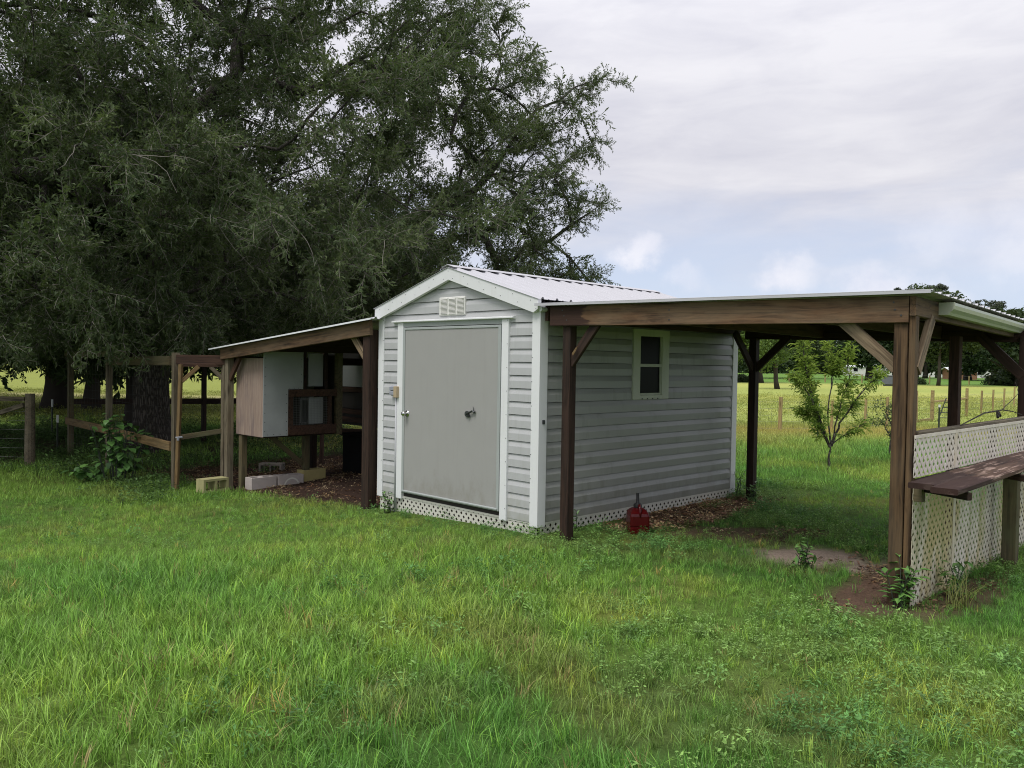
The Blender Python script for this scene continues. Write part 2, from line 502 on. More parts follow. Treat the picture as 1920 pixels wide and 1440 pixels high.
class MB:
    """collects boxes, prisms, tubes into one mesh"""
    def __init__(self):
        self.v, self.f, self.mi = [], [], []

    def add(self, vs, fs, mi=0):
        n = len(self.v)
        self.v.extend([tuple(p) for p in vs])
        self.f.extend([tuple(i + n for i in f) for f in fs])
        self.mi.extend([mi] * len(fs))

    def box(self, a, b, mi=0):
        (x0, y0, z0), (x1, y1, z1) = a, b
        self.add([(x0, y0, z0), (x1, y0, z0), (x1, y1, z0), (x0, y1, z0), (x0, y0, z1), (x1, y0, z1), (x1, y1, z1), (x0, y1, z1)],
                 [(0, 3, 2, 1), (4, 5, 6, 7), (0, 1, 5, 4), (1, 2, 6, 5), (2, 3, 7, 6), (3, 0, 4, 7)], mi)
        return self

    def prism(self, poly, d, mi=0):
        """polygon (3-D points) pushed along vector d"""
        n = len(poly)
        d = Vector(d)
        vs = [Vector(p) for p in poly] + [Vector(p) + d for p in poly]
        fs = [tuple(range(n))[::-1], tuple(range(n, 2 * n))] + [(i, (i + 1) % n, n + (i + 1) % n, n + i) for i in range(n)]
        self.add(vs, fs, mi)
        return self

    def tube(self, pts, rad, sides=6, mi=0, cap=True):
        pts = [Vector(p) for p in pts]
        if not hasattr(rad, "__len__"):
            rad = [rad] * len(pts)
        vs, fs = [], []
        up = Vector((0.31, 0.17, 0.93))
        for i, p in enumerate(pts):
            d = (pts[min(i + 1, len(pts) - 1)] - pts[max(i - 1, 0)])
            d = d.normalized() if d.length > 1e-9 else Vector((0, 0, 1))
            a = d.cross(up)
            if a.length < 0.05:
                a = d.cross(Vector((1, 0, 0)))
            a.normalize()
            b = d.cross(a)
            for k in range(sides):
                th = 2 * math.pi * k / sides
                vs.append(p + (a * math.cos(th) + b * math.sin(th)) * rad[i])
        for i in range(len(pts) - 1):
            for k in range(sides):
                k2 = (k + 1) % sides
                fs.append((i * sides + k, i * sides + k2, (i + 1) * sides + k2, (i + 1) * sides + k))
        if cap:
            fs.append(tuple(range(sides))[::-1])
            fs.append(tuple((len(pts) - 1) * sides + k for k in range(sides)))
        self.add(vs, fs, mi)
        return self

    def mesh(self, name, mats, smooth=False):
        me = bpy.data.meshes.new(name)
        me.from_pydata(self.v, [], self.f)
        for m in (mats if isinstance(mats, (list, tuple)) else [mats]):
            me.materials.append(m)
        me.polygons.foreach_set("material_index", self.mi)
        if smooth:
            me.polygons.foreach_set("use_smooth", [True] * len(self.f))
        me.update()
        return me

    def build(self, name, mats, parent=None, smooth=False, kind=None, label=None, mw=None):
        return link(name, self.mesh(name, mats, smooth), parent, mw, kind, label)


def boxpart(name, a, b, mat, parent, label=None, bev=0.003):
    """a box with softened edges, its own origin at its corner"""
    a, b = Vector(a), Vector(b)
    s = b - a
    mb = MB()
    e = min(bev, 0.3 * min(s))
    x, y, z = s
    ring = lambda zz, k: [(k, k, zz), (x - k, k, zz), (x - k, y - k, zz), (k, y - k, zz)]
    vs = ring(0, e) + ring(e, 0) + ring(z - e, 0) + ring(z, e)
    fs = [(3, 2, 1, 0), (12, 13, 14, 15)]
    for r in range(3):
        for k in range(4):
            k2 = (k + 1) % 4
            fs.append((r * 4 + k, r * 4 + k2, r * 4 + 4 + k2, r * 4 + 4 + k))
    mb.add(vs, fs)
    return mb.build(name, mat, parent, mw=Matrix.Translation(a), label=label)


def beam(name, p0, p1, w, h, mat, parent, up=(0, 0, 1), ch=0.004, label=None):
    """timber from p0 to p1, section w (sideways) by h (along up), with eased edges"""
    p0, p1 = Vector(p0), Vector(p1)
    ex = p1 - p0
    L = ex.length
    ex.normalize()
    ey = Vector(up).cross(ex)
    if ey.length < 1e-3:
        ey = Vector((0, 1, 0)).cross(ex)
    ey.normalize()
    ez = ex.cross(ey)
    a, b = w / 2, h / 2
    sec = [(a - ch, -b), (a, -b + ch), (a, b - ch), (a - ch, b), (-a + ch, b), (-a, b - ch), (-a, -b + ch), (-a + ch, -b)]
    mb = MB()
    vs = [(0, y, z) for y, z in sec] + [(L, y, z) for y, z in sec]
    fs = [tuple(range(8))[::-1], tuple(range(8, 16))] + [(i, (i + 1) % 8, 8 + (i + 1) % 8, 8 + i) for i in range(8)]
    mb.add(vs, fs)
    mw = Matrix(((ex.x, ey.x, ez.x, p0.x), (ex.y, ey.y, ez.y, p0.y), (ex.z, ey.z, ez.z, p0.z), (0, 0, 0, 1)))
    return mb.build(name, mat, parent, mw=mw, label=label)


def clip_poly(poly, x0, x1, y0, y1):
    for ax, lim, sgn in ((0, x0, 1), (0, x1, -1), (1, y0, 1), (1, y1, -1)):
        res = []
        for i in range(len(poly)):
            p, q = poly[i], poly[(i + 1) % len(poly)]
            dp, dq = sgn * (p[ax] - lim), sgn * (q[ax] - lim)
            if dp >= 0:
                res.append(p)
            if dp * dq < 0:
                s = dp / (dp - dq)
                res.append((p[0] + s * (q[0] - p[0]), p[1] + s * (q[1] - p[1])))
        poly = res
        if len(poly) < 3:
            return []
    return poly


def lattice(name, org, eu, ev, en, Wd, H, mat, parent, sw=0.0285, step=0.0008, pitch=0.0535, th=0.0022, cap=0.0, mw=None, H_of=None):
    """two crossed layers of diagonal strips"""
    mb = MB()
    org, eu, ev, en = Vector(org), Vector(eu), Vector(ev), Vector(en)
    r2 = math.sqrt(0.5)
    for layer, sg in ((0, 1), (1, -1)):
        c = -H * r2 - pitch if sg > 0 else 0.0
        top = (Wd * r2 + pitch) if sg > 0 else (Wd + H) * r2 + pitch
        while c < top:
            nx, ny = r2, -sg * r2
            dx, dy = r2, sg * r2
            cx, cy = nx * c, ny * c
            Lh = (Wd + H) * 1.5
            poly = [(cx - dx * Lh - nx * sw / 2, cy - dy * Lh - ny * sw / 2), (cx + dx * Lh - nx * sw / 2, cy + dy * Lh - ny * sw / 2),
                    (cx + dx * Lh + nx * sw / 2, cy + dy * Lh + ny * sw / 2), (cx - dx * Lh + nx * sw / 2, cy - dy * Lh + ny * sw / 2)]
            poly = clip_poly(poly, 0, Wd, 0, H)
            if poly:
                mb.prism([org + eu * p[0] + ev * p[1] + en * (layer * step) for p in poly], en * th)
            c += pitch
    if cap > 0:
        mb.prism([org + ev * (H - cap) + en * 2 * th, org + eu * Wd + ev * (H - cap) + en * 2 * th, org + eu * Wd + ev * H + en * 2 * th, org + ev * H + en * 2 * th], en * 0.004)
    return mb.build(name, mat, parent, kind="stuff", mw=mw)


# ------------------------------------------------------------------ scattering by geometry nodes (only for what nobody could count)
def scatter(name, pts, rots, scl, idx, tint, variants, parent=None, kind="stuff", label=None, cat=None):
    n = len(pts)
    me = bpy.data.meshes.new(name)
    me.vertices.add(n)
    me.vertices.foreach_set("co", np.asarray(pts, np.float32).ravel())
    for an, ty, key, arr in (("rot", "FLOAT_VECTOR", "vector", rots), ("scl", "FLOAT_VECTOR", "vector", scl), ("tint", "FLOAT_VECTOR", "vector", tint), ("idx", "INT", "value", idx)):
        at = me.attributes.new(an, ty, "POINT")
        at.data.foreach_set(key, np.asarray(arr, np.int32 if ty == "INT" else np.float32).ravel())
    o = link(name, me, parent, kind=kind)
    if label:
        tag(o, label, cat)
    ng = bpy.data.node_groups.new(name + "_scatter", "GeometryNodeTree")
    ng.interface.new_socket("Geometry", in_out="INPUT", socket_type="NodeSocketGeometry")
    ng.interface.new_socket("Geometry", in_out="OUTPUT", socket_type="NodeSocketGeometry")
    N, L = ng.nodes.new, ng.links.new
    gi, go, ip, jn = N("NodeGroupInput"), N("NodeGroupOutput"), N("GeometryNodeInstanceOnPoints"), N("GeometryNodeJoinGeometry")
    for vme in variants:
        src = SOURCES.get(vme.name)
        if src is None:
            src = SOURCES[vme.name] = bpy.data.objects.new(vme.name, vme)
        oi, g2 = N("GeometryNodeObjectInfo"), N("GeometryNodeGeometryToInstance")
        oi.inputs["Object"].default_value = src
        oi.inputs["As Instance"].default_value = False
        L(oi.outputs["Geometry"], g2.inputs[0])
        L(g2.outputs[0], jn.inputs[0])

    def attr(nm, ty):
        a = N("GeometryNodeInputNamedAttribute")
        a.data_type = ty
        a.inputs["Name"].default_value = nm
        return a.outputs[0]
    e2r = N("FunctionNodeEulerToRotation")
    L(attr("rot", "FLOAT_VECTOR"), e2r.inputs[0])
    L(e2r.outputs[0], ip.inputs["Rotation"])
    L(attr("scl", "FLOAT_VECTOR"), ip.inputs["Scale"])
    L(attr("idx", "INT"), ip.inputs["Instance Index"])
    ip.inputs["Pick Instance"].default_value = True
    L(gi.outputs[0], ip.inputs["Points"])
    L(jn.outputs[0], ip.inputs["Instance"])
    L(ip.outputs[0], go.inputs[0])
    md = o.modifiers.new("scatter", "NODES")
    md.node_group = ng
    return o


SOURCES = {}


def mesh_np(name, verts, faces, mats, var=None, mi=None):
    me = bpy.data.meshes.new(name)
    me.from_pydata(verts, [], faces)
    for m_ in mats:
        me.materials.append(m_)
    if mi is not None:
        me.polygons.foreach_set("material_index", mi)
    if var is not None:
        at = me.attributes.new("var", "FLOAT", "FACE")
        at.data.foreach_set("value", np.asarray(var, np.float32))
    me.update()
    return me


def smoothstep(x, a, b):
    t_ = np.clip((np.asarray(x, float) - a) / (b - a), 0, 1)
    return t_ * t_ * (3 - 2 * t_)


def vnoise(x, y, s, seed=0.0):
    """cheap smooth 2-D value noise in 0..1 on arrays"""
    x = np.asarray(x, float) * s + seed * 17.3
    y = np.asarray(y, float) * s + seed * 9.7
    xi, yi = np.floor(x), np.floor(y)
    fx, fy = x - xi, y - yi
    fx, fy = fx * fx * (3 - 2 * fx), fy * fy * (3 - 2 * fy)
    h = lambda a, b: np.modf(np.abs(np.sin(a * 127.1 + b * 311.7 + seed * 74.7) * 43758.5453))[0]
    return (h(xi, yi) * (1 - fx) + h(xi + 1, yi) * fx) * (1 - fy) + (h(xi, yi + 1) * (1 - fx) + h(xi + 1, yi + 1) * fx) * fy


def fbm(x, y, s, seed=0.0, o=4):
    a, r, tot = 0.5, 0.0, 0.0
    for i in range(o):
        r = r + a * vnoise(x, y, s * 2 ** i, seed + i * 1.3)
        tot += a
        a *= 0.5
    return r / tot


def uv_of(x, y):
    dx, dy = np.asarray(x) - CAM.x, np.asarray(y) - CAM.y
    return dx * RGT.x + dy * RGT.y, dx * FWD.x + dy * FWD.y


def xy_of(u, v):
    return CAM.x + u * RGT.x + v * FWD.x, CAM.y + u * RGT.y + v * FWD.y


def ground_z(x, y):
    u, v = uv_of(x, y)
    s = 1 - smoothstep(u, -5.4, 0.5)
    near = smoothstep(v, 3.5, 9.5)
    z = -0.35 * s * near
    z = z + (fbm(x, y, 0.7, 3.0) - 0.5) * 0.05 * smoothstep(v, 1.0, 4.0)
    # a little flat where the shed and the right-hand shelter stand
    flat = np.exp(-(((np.asarray(x) - 1.2) / 3.0) ** 2 + ((np.asarray(y) - 1.8) / 2.6) ** 2) ** 2)
    return z * (1 - flat) + flat * (-0.35 * s * near)


def gz(x, y):
    return float(ground_z(np.array([x]), np.array([y]))[0])


def ell(x, y, cx, cy, a, b, ang):
    ca, sa = math.cos(ang), math.sin(ang)
    dx, dy = np.asarray(x) - cx, np.asarray(y) - cy
    return np.sqrt(((dx * ca + dy * sa) / a) ** 2 + ((-dx * sa + dy * ca) / b) ** 2)


def masks(x, y):
    """bare sand, dark soil, chips by the wall, soil under the hutch, shade-side litter under the oak, far field"""
    x, y = np.asarray(x, float), np.asarray(y, float)
    nz = (fbm(x, y, 1.6, 7.0) - 0.5) * 0.9
    sand = 1 - smoothstep(ell(x, y, 2.15, 1.12, 0.68, 0.42, 0.55) + nz * 1.0 + (fbm(x, y, 5.0, 23.0) - 0.5) * 1.2, 0.55, 1.2)
    dark = 1 - smoothstep(ell(x, y, 2.98, 0.72, 0.95, 0.36, 1.62) + nz, 0.7, 1.1)
    dark = np.maximum(dark, 0.8 * (1 - smoothstep(ell(x, y, 3.46, 0.95, 0.95, 0.18, 1.57) + nz, 0.7, 1.1)))
    dark = np.maximum(dark, 0.8 * (1 - smoothstep(ell(x, y, 1.45, 1.75, 1.0, 0.40, 0.9) + nz, 0.7, 1.1)))
    chips = 1 - smoothstep(ell(x, y, 0.30, 2.35, 0.46, 1.55, 0.0) + nz * 0.6, 0.7, 1.05)
    chips = chips * (x > -0.02)
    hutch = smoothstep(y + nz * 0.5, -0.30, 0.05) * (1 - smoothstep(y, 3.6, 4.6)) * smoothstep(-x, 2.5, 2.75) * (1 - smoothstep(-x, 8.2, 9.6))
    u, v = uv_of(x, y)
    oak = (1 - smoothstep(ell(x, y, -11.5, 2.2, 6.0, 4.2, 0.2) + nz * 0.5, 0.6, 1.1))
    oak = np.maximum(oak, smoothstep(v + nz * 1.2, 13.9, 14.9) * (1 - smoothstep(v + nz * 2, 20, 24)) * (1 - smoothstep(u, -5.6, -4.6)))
    return sand, dark, chips, np.clip(hutch, 0, 1), oak


def lawn_tint(x, y):
    """true grass colour from place to place: lusher, yellower, drier patches, the mown hay field beyond the wire"""
    x, y = np.asarray(x, float), np.asarray(y, float)
    u, v = uv_of(x, y)
    a = fbm(x, y, 0.55, 1.0)[..., None]
    b = fbm(x, y, 1.7, 2.0)[..., None]
    lush, mid, yel = np.array([0.140, 0.315, 0.058]), np.array([0.225, 0.395, 0.072]), np.array([0.38, 0.47, 0.092])
    c = lush + (mid - lush) * smoothstep(a, 0.32, 0.60)
    right = smoothstep(u, -3.5, 1.5)[..., None]
    c = c + (yel - c) * (0.75 * smoothstep(b * 0.6 + a * 0.4, 0.50, 0.70) * (0.35 + 0.65 * right))
    straw = np.array([0.30, 0.235, 0.095])
    c = c + (straw - c) * (0.28 * smoothstep(fbm(x, y, 1.1, 5.0), 0.62, 0.76)[..., None])
    # hay field
    hay = (smoothstep(v + (fbm(x, y, 0.25, 8.0) - 0.5) * 3.0, 16.0, 20.5) * smoothstep(u, -9.0, -4.0))[..., None]
    strip = fbm(u * 0.06, v, 0.55, 9.0)[..., None]
    hcol = np.array([0.41, 0.425, 0.115]) + (np.array([0.32, 0.37, 0.095]) - np.array([0.41, 0.425, 0.115])) * smoothstep(strip, 0.35, 0.7)
    ochre = np.exp(-((v - 21.0) / 1.6) ** 2)[..., None]
    hcol = hcol + (np.array([0.46, 0.33, 0.10]) - hcol) * 0.35 * ochre
    c = c + (hcol - c) * hay
    lawn2 = (smoothstep(v, 84.0, 94.0) * smoothstep(u, -30.0, -10.0))[..., None]
    c = c + (np.array([0.13, 0.24, 0.045]) - c) * lawn2
    # sunny verge and sandy track beyond the oak
    left = (smoothstep(v, 22.0, 27.0) * (1 - smoothstep(u, -9.0, -4.5)))[..., None]
    c = c + (np.array([0.24, 0.27, 0.06]) - c) * left
    return c


def soil_colour(x, y):
    u, v = uv_of(x, y)
    c = lawn_tint(x, y) * np.array([0.36, 0.33, 0.36])
    far = smoothstep(v, 14, 26)[..., None]
    c = c + (lawn_tint(x, y) * 0.92 - c) * far
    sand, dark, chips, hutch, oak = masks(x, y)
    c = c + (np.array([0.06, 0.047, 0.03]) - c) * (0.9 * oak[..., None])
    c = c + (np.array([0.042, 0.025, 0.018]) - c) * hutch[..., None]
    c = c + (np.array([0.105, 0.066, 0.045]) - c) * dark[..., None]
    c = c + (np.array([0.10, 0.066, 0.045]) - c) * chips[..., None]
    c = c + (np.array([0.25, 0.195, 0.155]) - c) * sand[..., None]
    track = (np.exp(-((v - 42.0) / 1.7) ** 2) * (1 - smoothstep(u, -14.0, -9.0)))[..., None]
    c = c + (np.array([0.42, 0.32, 0.21]) - c) * track
    return c


# ------------------------------------------------------------------ ground
def geo(a, b, first, k=1.22):
    out_, s, x = [], first, a
    while x < b:
        s *= k
        x += s
        out_.append(x)
    return out_


def ground():
    us = np.arange(-15, 11, 0.16)
    us = np.array([-x for x in geo(15, 1800, 0.16)][::-1] + list(us) + geo(11, 1800, 0.16))
    vs_ = np.arange(0.5, 24, 0.16)
    vs_ = np.array([-x for x in geo(-0.5, 300, 0.16)][::-1] + list(vs_) + geo(24, 2600, 0.16))
    U, V = np.meshgrid(us, vs_)
    X, Y = xy_of(U, V)
    Z = ground_z(X, Y)
    nv, nu = U.shape
    co = np.stack([X, Y, Z], -1).reshape(-1, 3)
    i = np.arange(nv * nu).reshape(nv, nu)
    q = np.stack([i[:-1, :-1], i[:-1, 1:], i[1:, 1:], i[1:, :-1]], -1).reshape(-1, 4)
    me = bpy.data.meshes.new("ground")
    me.from_pydata(co.tolist(), [], q.tolist())
    at = me.attributes.new("soil", "FLOAT_COLOR", "POINT")
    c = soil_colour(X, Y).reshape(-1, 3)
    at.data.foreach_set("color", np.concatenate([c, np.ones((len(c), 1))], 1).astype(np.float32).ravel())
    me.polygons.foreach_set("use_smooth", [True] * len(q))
    m, t, out = newmat("soil_and_turf")
    a = t.n("ShaderNodeAttribute", attribute_name="soil")
    pos = t.n("ShaderNodeNewGeometry").outputs["Position"]
    n1 = t.noise(pos, 9.0, 6, 0.7)
    n2 = t.noise(pos, 0.8, 5, 0.6)
    n3 = t.noise(pos, 45.0, 3, 0.7)
    k = t.math("MULTIPLY_ADD", n1, 1.0, t.math("MULTIPLY_ADD", n3, 1.3, t.math("MULTIPLY_ADD", n2, 0.4, -0.35)))
    vm = t.n("ShaderNodeVectorMath", operation="SCALE")
    t.set(vm, 0, a.outputs["Color"])
    t.set(vm, 3, k)
    principled(t, out, vm.outputs[0], 0.95, 0.1, bump=t.math("ADD", n1, t.math("MULTIPLY", n3, 0.4)), bstr=0.8, bdist=0.03)
    me.materials.append(m)
    return link("ground", me, kind="structure")


ground()

# ------------------------------------------------------------------ storage shed (front face on y = 0, right side on x = 0)
SW, SL, C0, CH = 2.52, 3.55, 0.112, 0.127        # width, length, height of the lowest course, course height
shed = thing("storage_shed", "grey sided gable roof storage shed with wide beige door and white trim", "shed", (-SW / 2, SL / 2, 0))

_plank = {}


def plank_mesh(mat):
    if mat.name not in _plank:
        pr = [(-0.012, 0.0), (0.020, 0.0), (0.020, 0.070), (0.008, 0.112), (0.006, 0.1215), (-0.012, 0.1215)]
        mb = MB()
        n = len(pr)
        vs = [(0, -o, z) for o, z in pr] + [(1, -o, z) for o, z in pr]
        fs = [tuple(range(n)), tuple(range(n, 2 * n))[::-1]] + [((i + 1) % n, i, n + i, n + (i + 1) % n) for i in range(n)]
        mb.add(vs, fs)
        _plank[mat.name] = mb.mesh("siding_plank", mat)
    return _plank[mat.name]


def plank_front(x0, x1, k):
    link("siding_plank", plank_mesh(M["siding"]), shed, Matrix.Translation((x0, 0, C0 + CH * k)) @ Matrix.Diagonal((x1 - x0, 1, 1, 1)))


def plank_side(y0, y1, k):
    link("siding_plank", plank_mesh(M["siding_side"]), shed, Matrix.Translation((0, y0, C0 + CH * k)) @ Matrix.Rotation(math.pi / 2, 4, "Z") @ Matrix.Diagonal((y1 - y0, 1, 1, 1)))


for k in range(15):
    plank_front(-2.45, -2.155, k)
    plank_front(-0.39, -0.07, k)
plank_front(-2.45, -0.07, 15)
for k in (16, 17, 18):
    zb = C0 + CH * k
    w = (2.482 - zb) / 0.295
    plank_front(-1.26 - min(w, 1.19), -1.26 + min(w, 1.19), k)
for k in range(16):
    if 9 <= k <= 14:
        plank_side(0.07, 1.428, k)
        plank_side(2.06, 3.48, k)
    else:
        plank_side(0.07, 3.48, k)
# the two walls that face away, and the dark inside
mb = MB()
mb.box((-SW, 0.02, C0), (-SW + 0.02, SL, 2.14))
mb.box((-SW, SL - 0.02, C0), (0, SL, 2.14))
mb.prism([(-SW, SL - 0.02, 2.14), (0, SL - 0.02, 2.14), (-1.26, SL - 0.02, 2.51)], (0, 0.02, 0))
mb.build("wall", M["siding"], shed)
mb = MB()
mb.box((-SW + 0.02, 0.004, 0.05), (-0.004, SL - 0.02, C0))
for y in (0.05, 1.2, 2.4, 3.4):
    mb.box((-2.4, y, -0.12), (-0.12, y + 0.09, 0.05))
mb.build("floor", M["wood_dark"], shed)
mb = MB()
mb.box((-SW + 0.02, 0.004, C0), (-0.42, 0.008, 0.16))
mb.box((-2.15, 0.30, C0), (-0.39, 0.31, 2.1))
mb.build("inner_lining", M["soffit_dark"], shed)
# corner trim
boxpart("corner_trim", (-SW - 0.022, -0.026, -0.0 + 0.06), (-2.44, 0.05, 2.15), M["trim"], shed)
boxpart("corner_trim", (-0.078, -0.027, 0.072), (0.026, 0.082, 2.13), M["trim"], shed)
boxpart("corner_trim", (-0.05, 3.46, 0.05), (0.026, SL + 0.02, 2.05), M["trim"], shed)
# gable fascia
for s in (-1, 1):
    xe = -1.26 + s * 1.295
    mb = MB()
    zt, ze, d = 2.606, 2.606 - 0.295 * 1.295, 0.124
    x0, x1 = (-1.26, xe)
    mb.prism([(x0, -0.075, zt), (x1, -0.075, ze), (x1, -0.075, ze - 0.09), (x0 + s * (1.295 - 0.06), -0.075, ze - d), (x0, -0.075, zt - d)], (0, 0.045, 0))
    mb.build("fascia_board", M["trim"], shed)
# ribbed roof, one sheet for each slope
for s in (-1, 1):
    prof = []
    y = -0.085
    yend = SL + 0.06
    prof.append((y, 0.0))
    yy = y + 0.03
    while yy < yend - 0.05:
        prof += [(yy, 0.0), (yy + 0.012, 0.02), (yy + 0.034, 0.02), (yy + 0.046, 0.0), (yy + 0.095, 0.0), (yy + 0.10, 0.005), (yy + 0.112, 0.005), (yy + 0.117, 0.0)]
        yy += 0.2
    prof.append((yend, 0.0))
    n = len(prof)
    xr, xe = -1.26, -1.26 + s * 1.315
    zr, ze = 2.612, 2.612 - 0.295 * 1.315
    vs = [(xr, a, zr + b) for a, b in prof] + [(xe, a, ze + b) for a, b in prof]
    fs = [(i, i + 1, n + i + 1, n + i) if s < 0 else (i + 1, i, n + i, n + i + 1) for i in range(n - 1)]
    mb = MB()
    mb.add(vs, fs)
    o = mb.build("roof_panel", M["roof_white"], shed)
    sd = o.modifiers.new("thickness", "SOLIDIFY")
    sd.thickness = 0.003
mb = MB()
mb.prism([(-1.26 - 0.11, -0.09, 2.604), (-1.26, -0.09, 2.640), (-1.26 + 0.11, -0.09, 2.604), (-1.26, -0.09, 2.634)], (0, SL + 0.15, 0))
mb.build("ridge_cap", M["roof_white"], shed)
boxpart("eave_trim", (0.004, -0.03, 2.10), (0.028, SL + 0.03, 2.19), M["trim"], shed)
mb = MB()
mb.tube([(0.05, -0.055, 2.13), (0.05, 0.05, 2.13)], 0.021, 10)
mb.build("eave_pipe_end", M["trim"], shed, smooth=False)
# door surround
boxpart("door_trim", (-2.16, -0.040, 0.083), (-2.062, -0.0, 2.05), M["trim"], shed)
boxpart("door_trim", (-0.478, -0.040, 0.080), (-0.386, -0.0, 2.05), M["trim"], shed)
mb = MB()
mb.prism([(-2.25, -0.02, 2.082), (-2.25, -0.065, 2.070), (-2.25, -0.065, 2.060), (-2.25, -0.02, 2.050)], (1.94, 0, 0))
mb.build("drip_cap", M["trim"], shed)
boxpart("door_head", (-2.062, -0.030, 2.006), (-0.478, -0.004, 2.052), M["door_frame"], shed)
door = boxpart("door", (-2.018, -0.038, 0.19), (-0.522, -0.006, 1.972), M["door"], shed, bev=0.002)
for a, b in (((-2.055, -0.046, 0.16), (-2.018, -0.008, 1.998)), ((-0.522, -0.046, 0.16), (-0.484, -0.008, 1.998)),
             ((-2.018, -0.046, 1.972), (-0.522, -0.008, 1.998)), ((-2.018, -0.046, 0.16), (-0.522, -0.008, 0.19))):
    boxpart("door_edge", a, b, M["door_frame"], door)
boxpart("door_sweep", (-2.04, -0.060, 0.172), (-0.50, -0.0462, 0.188), M["door_frame"], door)
mb = MB()
mb.tube([(-1.972, -0.038, 1.045), (-1.972, -0.044, 1.045)], 0.036, 14)
mb.tube([(-1.972, -0.044, 1.045), (-1.972, -0.075, 1.045)], 0.013, 10)
mb.tube([(-1.972, -0.070, 1.045), (-1.972, -0.080, 1.045), (-1.972, -0.098, 1.045), (-1.972, -0.110, 1.045)], [0.014, 0.028, 0.029, 0.018], 14)
mb.build("knob", M["chrome"], door, smooth=True)
mb = MB()
mb.box((-2.048, -0.052, 1.02), (-2.026, -0.0465, 1.07))
mb.build("strike_plate", M["metal_dark"], door)
mb = MB()
mb.tube([(-0.965, -0.038, 1.096), (-0.965, -0.055, 1.096)], 0.030, 12)
mb.tube([(-0.965, -0.060, 1.096), (-0.90, -0.064, 1.118), (-0.865, -0.060, 1.132), (-0.842, -0.055, 1.118)], [0.011, 0.010, 0.013, 0.015], 8)
mb.tube([(-0.862, -0.052, 1.135), (-0.870, -0.050, 1.175)], 0.003, 5)
mb.tube([(-0.93, -0.052, 1.085), (-0.945, -0.052, 1.075)], [0.02, 0.017], 8)
mb.build("lever_handle", M["metal_dark"], door, smooth=False)
# gable vent
vent = boxpart("vent", (-1.452, -0.030, 2.112), (-1.038, -0.004, 2.306), M["vent"], shed, bev=0.008)
for c in range(3):
    xa = -1.425 + c * 0.132
    for r in range(13):
        z = 2.128 + r * 0.0128
        mb = MB()
        mb.prism([(xa, -0.031, z), (xa, -0.040, z + 0.001), (xa, -0.031, z + 0.009)], (0.106, 0, 0))
        mb.build("louvre", M["vent"], vent)
# power outlet with its conduit
ob = boxpart("outlet_box", (-2.182, -0.075, 1.215), (-2.125, -0.0162, 1.342), M["tan_box"], shed)
boxpart("outlet_cover", (-2.272, -0.050, 1.232), (-2.186, -0.0165, 1.345), M["grey_box"], ob, bev=0.01)
boxpart("cover_flap", (-2.268, -0.068, 1.292), (-2.19, -0.051, 1.338), M["grey_box"], ob, bev=0.008)
boxpart("cover_flap", (-2.268, -0.068, 1.24), (-2.19, -0.051, 1.286), M["grey_box"], ob, bev=0.008)
mb = MB()
mb.tube([(-2.182, -0.032, 1.216), (-2.182, -0.032, -0.12)], 0.0135, 10)
mb.build("conduit", M["conduit"], shed, smooth=True)
# side window
win = thing("window", "", "x", (0, 1.744, 1.63))
del win["label"], win["category"]
place(win, WM[win.name], shed)
X1 = 0.034
for a, b in (((0.004, 1.418, 1.252), (X1, 1.537, 2.012)), ((0.004, 1.940, 1.252), (X1, 2.070, 2.012)), ((0.004, 1.537, 1.935), (X1, 1.940, 2.012)), ((0.004, 1.537, 1.252), (X1, 1.940, 1.300))):
    boxpart("window_frame", a, b, M["window_frame"], win)
for a, b in (((0.004, 1.537, 1.605), (0.026, 1.940, 1.638)), ((0.002, 1.537, 1.300), (0.022, 1.553, 1.935)), ((0.002, 1.924, 1.300), (0.022, 1.940, 1.935)), ((0.002, 1.553, 1.300), (0.024, 1.924, 1.322))):
    boxpart("sash_bar", a, b, M["window_frame"], win)
boxpart("pane", (0.003, 1.5535, 1.3225), (0.007, 1.9235, 1.6045), M["glass"], win, bev=0.0005)
boxpart("pane", (0.003, 1.5535, 1.6385), (0.007, 1.9235, 1.9345), M["glass"], win, bev=0.0005)
for q in range(4):
    boxpart("weep_cover", (X1, 1.57 + q * 0.095, 1.256), (X1 + 0.006, 1.585 + q * 0.095, 1.268), M["metal_dark"], win, bev=0.0005)
# white lattice skirt down to the turf
lattice("lattice_skirt", (-2.50, -0.004, -0.22), (1, 0, 0), (0, 0, 1), (0, -1, 0), 2.50, 0.332, M["lattice_white"], shed, cap=0.02)
lattice("lattice_skirt", (0.006, 0.03, -0.12), (0, 1, 0), (0, 0, 1), (1, 0, 0), 3.50, 0.232, M["lattice_white"], shed, cap=0.018)
# screw heads on trim and fascia
mb = MB()
scr = []
for z in np.arange(0.2, 2.05, 0.23):
    scr += [(-0.40, -0.041, z), (-2.452, -0.027, z + 0.05), (-0.092 + 0.02, -0.028, z + 0.1)]
for s in (-1, 1):
    for q in np.arange(0.0, 1.25, 0.24):
        scr += [(-1.26 + s * q, -0.076, 2.606 - 0.295 * q - 0.035), (-1.26 + s * (q + 0.07), -0.076, 2.606 - 0.295 * (q + 0.07) - 0.095)]
for x, y, z in scr:
    mb.tube([(x, y, z), (x, y - 0.002, z)], 0.0038, 6)
mb.build("screw_heads", M["metal_dark"], shed, kind="stuff")
mb = MB()
mb.box((0.0262, 0.02, 1.05), (0.034, 0.05, 1.09))
mb.box((0.034, 0.025, 1.058), (0.046, 0.04, 1.082))
mb.build("corner_latch", M["metal_dark"], shed)

